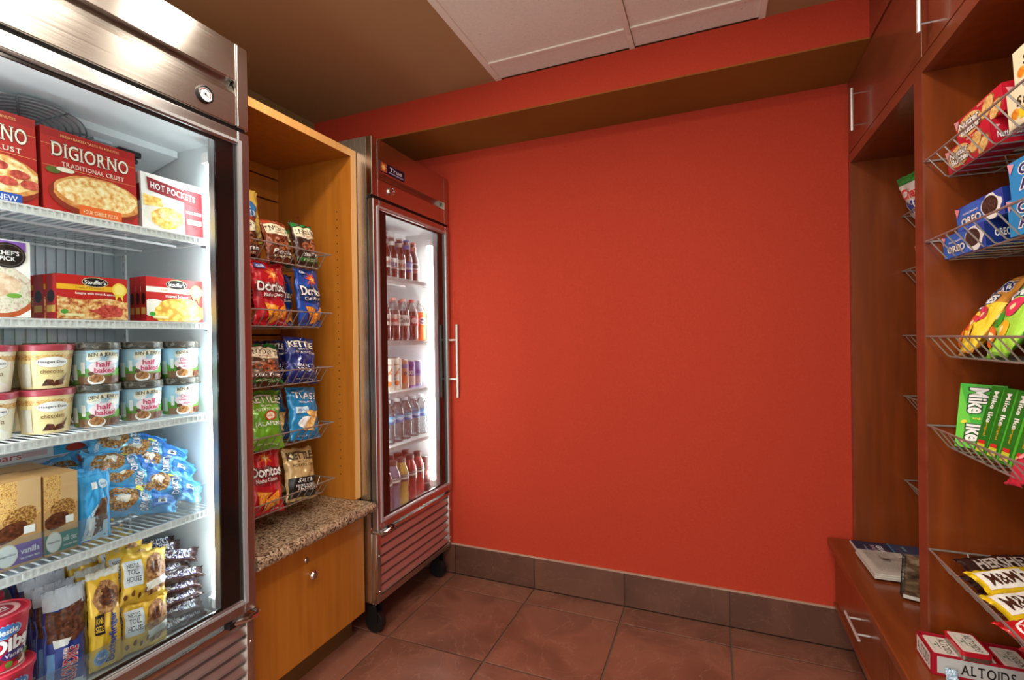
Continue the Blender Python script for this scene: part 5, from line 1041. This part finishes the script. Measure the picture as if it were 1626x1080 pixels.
# mints on the ledge
def art_alt_long(a): a.rect(0, 0, 1, 1, P('#a3162a')); a.rect(.03, .12, .97, .88, P('#bdbfbd')); a.text('ALTOIDS', .29, .47, .28, .46, P('#1b1716'), .015, serif=True)
def art_alt_end(a): a.rect(0, 0, 1, 1, P('#a3162a')); a.rect(.06, .12, .94, .88, P('#dad6cc')); a.text('ALTOIDS', .5, .5, .78, .5, P('#3a302c'), .01, serif=True)
AW, AD, AH = .094, .36, .052
mb_ = MB(); AR = P('#a3162a'); mb_.box(-AD/2, AD/2, -AW/2, -AW/2+.0012, 0, AH, AR); mb_.box(-AD/2, AD/2, AW/2-.0012, AW/2, 0, AH, AR); mb_.box(-AD/2, -AD/2+.0012, -AW/2, AW/2, 0, AH, AR); mb_.box(AD/2-.0012, AD/2, -AW/2, AW/2, 0, AH, AR); mb_.box(-AD/2, AD/2, -AW/2, AW/2, 0, .0012, AR)
ab = mb_.build('mint_display_box'); tag(ab, 'open red and silver display box of mint tins on the ledge', 'display box')
pb = MB(); a = Art(AD, AH); art_alt_long(a); a.build(lambda u, v, d: (u-AD/2, -AW/2-d, v), mb=pb); a = Art(AW, AH); art_alt_end(a); a.build(lambda u, v, d: (-AD/2-d, AW/2-u, v), mb=pb); pb.build('printing', ab, recalc=False)
ab.location = (.478+AD/2, 1.508, LT+.0008)
def rounded(w, d, r, n=5): return [(sx*(w/2-r)+r*math.cos(R(a0+90*k/n)), sy*(d/2-r)+r*math.sin(R(a0+90*k/n))) for sx, sy, a0 in ((1, 1, 0), (-1, 1, 90), (-1, -1, 180), (1, -1, 270)) for k in range(n+1)]
TW, TD, TH = .060, .086, .020
m = MB(); m.prism(rounded(TW-.002, TD-.002, .008), 'z', 0, TH*.6, pmat('tin_plate', '#b9b4aa', .25, .9)); tn = m.build('mint_tin')
m = MB(); m.prism(rounded(TW, TD, .009), 'z', TH*.5, TH, pmat('tin_red', '#b81a2c', .25, coat=.5)); ld = m.build('lid', tn)
m = MB(); m.prism(rounded(TW-.009, TD-.009, .006), 'z', TH, TH+.0006, P('#d8d4ca')); m.build('lid_panel', tn)
a = Art(TD-.012, TW-.012, .0008); a.text('ALTOIDS', .5, .68, .86, .30, P('#2a2420'), .01, serif=True); a.text('PEPPERMINT', .5, .40, .4, .07, P('#3a6a4a')); a.rect(.46, .22, .54, .32, P('#3f7a4a')); a.rect(.2, .12, .8, .14, P('#8a8480'))
a.build(lambda u, v, d: (-(TW-.012)/2+v, (TD-.012)/2-u, TH+d), 'lid_lettering', tn)
tag(tn, 'x', 'mint tin', 'mint tins in the display box')
for k in range(5):
    loc = (.478+.034+.0655*k, 1.508, LT+.028); lab = f'red and white mint tin, {ordn(k)} from the left in the display box'
    if k == 0: tn.location = loc; tn['label'] = lab
    else: dup(tn, loc, (0, 0, 0), lab, 'mint tins in the display box')
for k in range(5): dup(tn, (.478+.034+.0655*k, 1.508, LT+.003), (0, 0, 0), f'red and white mint tin in the lower layer, under the {ordn(k)} from the left', 'mint tins in the display box')
dup(tn, (.560, 1.500, LT+.0515), (R(2), R(1), R(4)), 'red and white mint tin lying loose on top of the others', 'mint tins in the display box')
wr = bag('mint_wrapper', 'pale blue wrapper leaning against the front of the mint box', 'wrapper', .024, .026, .006, foil('#b9d4e4'), None, None, 90, .003); wr.location = (.512, 1.447, LT+.001); wr.rotation_euler = (0, R(-8), R(-95))
# papers on the far ledge
def sheets(name, label, cat, w, l, th, n, col, artfn, loc, rz, group=None):
    rn = random.Random(3); m = MB()
    for k in range(n):
        z = th*k/n; j = (n-k)*.0012
        m.box(-w/2-j*.5+rn.uniform(-.001, .001), w/2, -l/2-j+rn.uniform(-.001, .001), l/2, z, z+th/n*.86, col if k % 2 == 0 else P('#b5afa5'))
    o = m.build(name); tag(o, label, cat, group); a = Art(l, w, .0004); artfn(a); a.build(lambda u, v, d: (-w/2+v, l/2-u, th*(1-.14/n)+d), 'printed_page', o); o.location = loc; o.rotation_euler = (0, 0, R(rz)); return o
def art_mag(a):
    a.rect(0, 0, 1, 1, P('#2b2f48')); a.rect(0, .55, 1, .57, P('#3f9ab8')); a.rect(0, .57, 1, 1, P('#3c4462')); a.text('GRAND', .30, .38, .36, .09, Wt, .02); a.text('RAPIDS', .30, .28, .36, .07, P('#c9a0b4')); a.text('magazine', .3, .16, .3, .05, P('#9aa0b8')); a.rect(.3, .66, .75, .9, P('#6a6f74')); a.ell(.5, .78, .12, .09, P('#2a2522')); a.text('events', .15, .75, .15, .05, P('#9ac4d4'))
def art_news(a):
    a.rect(0, 0, 1, 1, P('#c4bfb4')); a.text('The Grand', .5, .88, .6, .07, P('#2a2624'), .01, serif=True)
    rn = random.Random(2)
    for c in range(4):
        for k in range(18): y = .80-k*.042; a.rect(.05+c*.235, y, .05+c*.235+.2*rn.uniform(.75, 1), y+.014, P('#8f8a82'))
    a.rect(.3, .35, .52, .55, P('#a09a90'))
sheets('magazine', 'navy blue magazine lying at the far end of the ledge', 'magazine', .215, .275, .007, 3, P('#d8d4cc'), art_mag, (.605, 2.145, LT+.001), 2)
sheets('newspaper', 'folded grey newspaper lying on the navy magazine', 'newspaper', .135, .20, .016, 5, P('#d4cfc4'), art_news, (.555, 2.052, LT+.009), 2)
m = MB(); m.box(-.07, .10, -.14, .14, 0, .012, P('#d8d4cc')); m.box(-.071, .101, -.141, .141, .012, .0135, ramp_mat('photo_cover', [(.35, '#2f2620'), (.5, '#6f5f48'), (.62, '#a0927a')], scale=28, rough=.3), 0)
nb_ = m.build('spiral_notebook'); tag(nb_, 'brown spiral bound guide book leaning on the newspaper beside the partition', 'notebook'); m = MB()
for k in range(30): y = -.132+k*.009; m.tube([(-.071+.0065*math.cos(q), y, .007+.0085*math.sin(q)) for q in [2*math.pi*i/10 for i in range(10)]], .0011, BLACK, 4, closed=True)
m.build('wire_spine', nb_); m = MB(); m.box(-.03, .09, .06, .13, .0136, .0139, Wt); m.build('cover_label', nb_); nb_.location = (.642, 1.948, LT+.020); nb_.rotation_euler = (R(5), 0, R(-17.5))
# bags in the far cherry bay
def art_mix(a): a.text('Chex', .5, .66, .7, .2, P('#d83a2c'), .04, Wt, .05); a.text('Mix', .52, .40, .7, .24, P('#2a3f9a'), .04, Wt, .05); a.rect(0, .86, 1, 1, P('#2f8a34'))
cx_ = bag('snack_mix_bag', 'white snack mix bag with a green top in the upper far basket', 'snack bag', .15, .185, .05, foil('#e6e2da'), art_mix, 'bags in the far cherry bay', 95, .004, bands=[(.84, 1.01, foil('#2f8a34'))]); rface(cx_, .722, 2.160, RBZ[0], 12, 22)
cx2 = bag('snack_mix_bag', 'red snack bag just showing in the second far basket', 'snack bag', .13, .15, .05, foil('#c03038'), art_mix, 'bags in the far cherry bay', 96, .004); rface(cx2, .715, 2.13, RBZ[1]+.01, 0, 10)
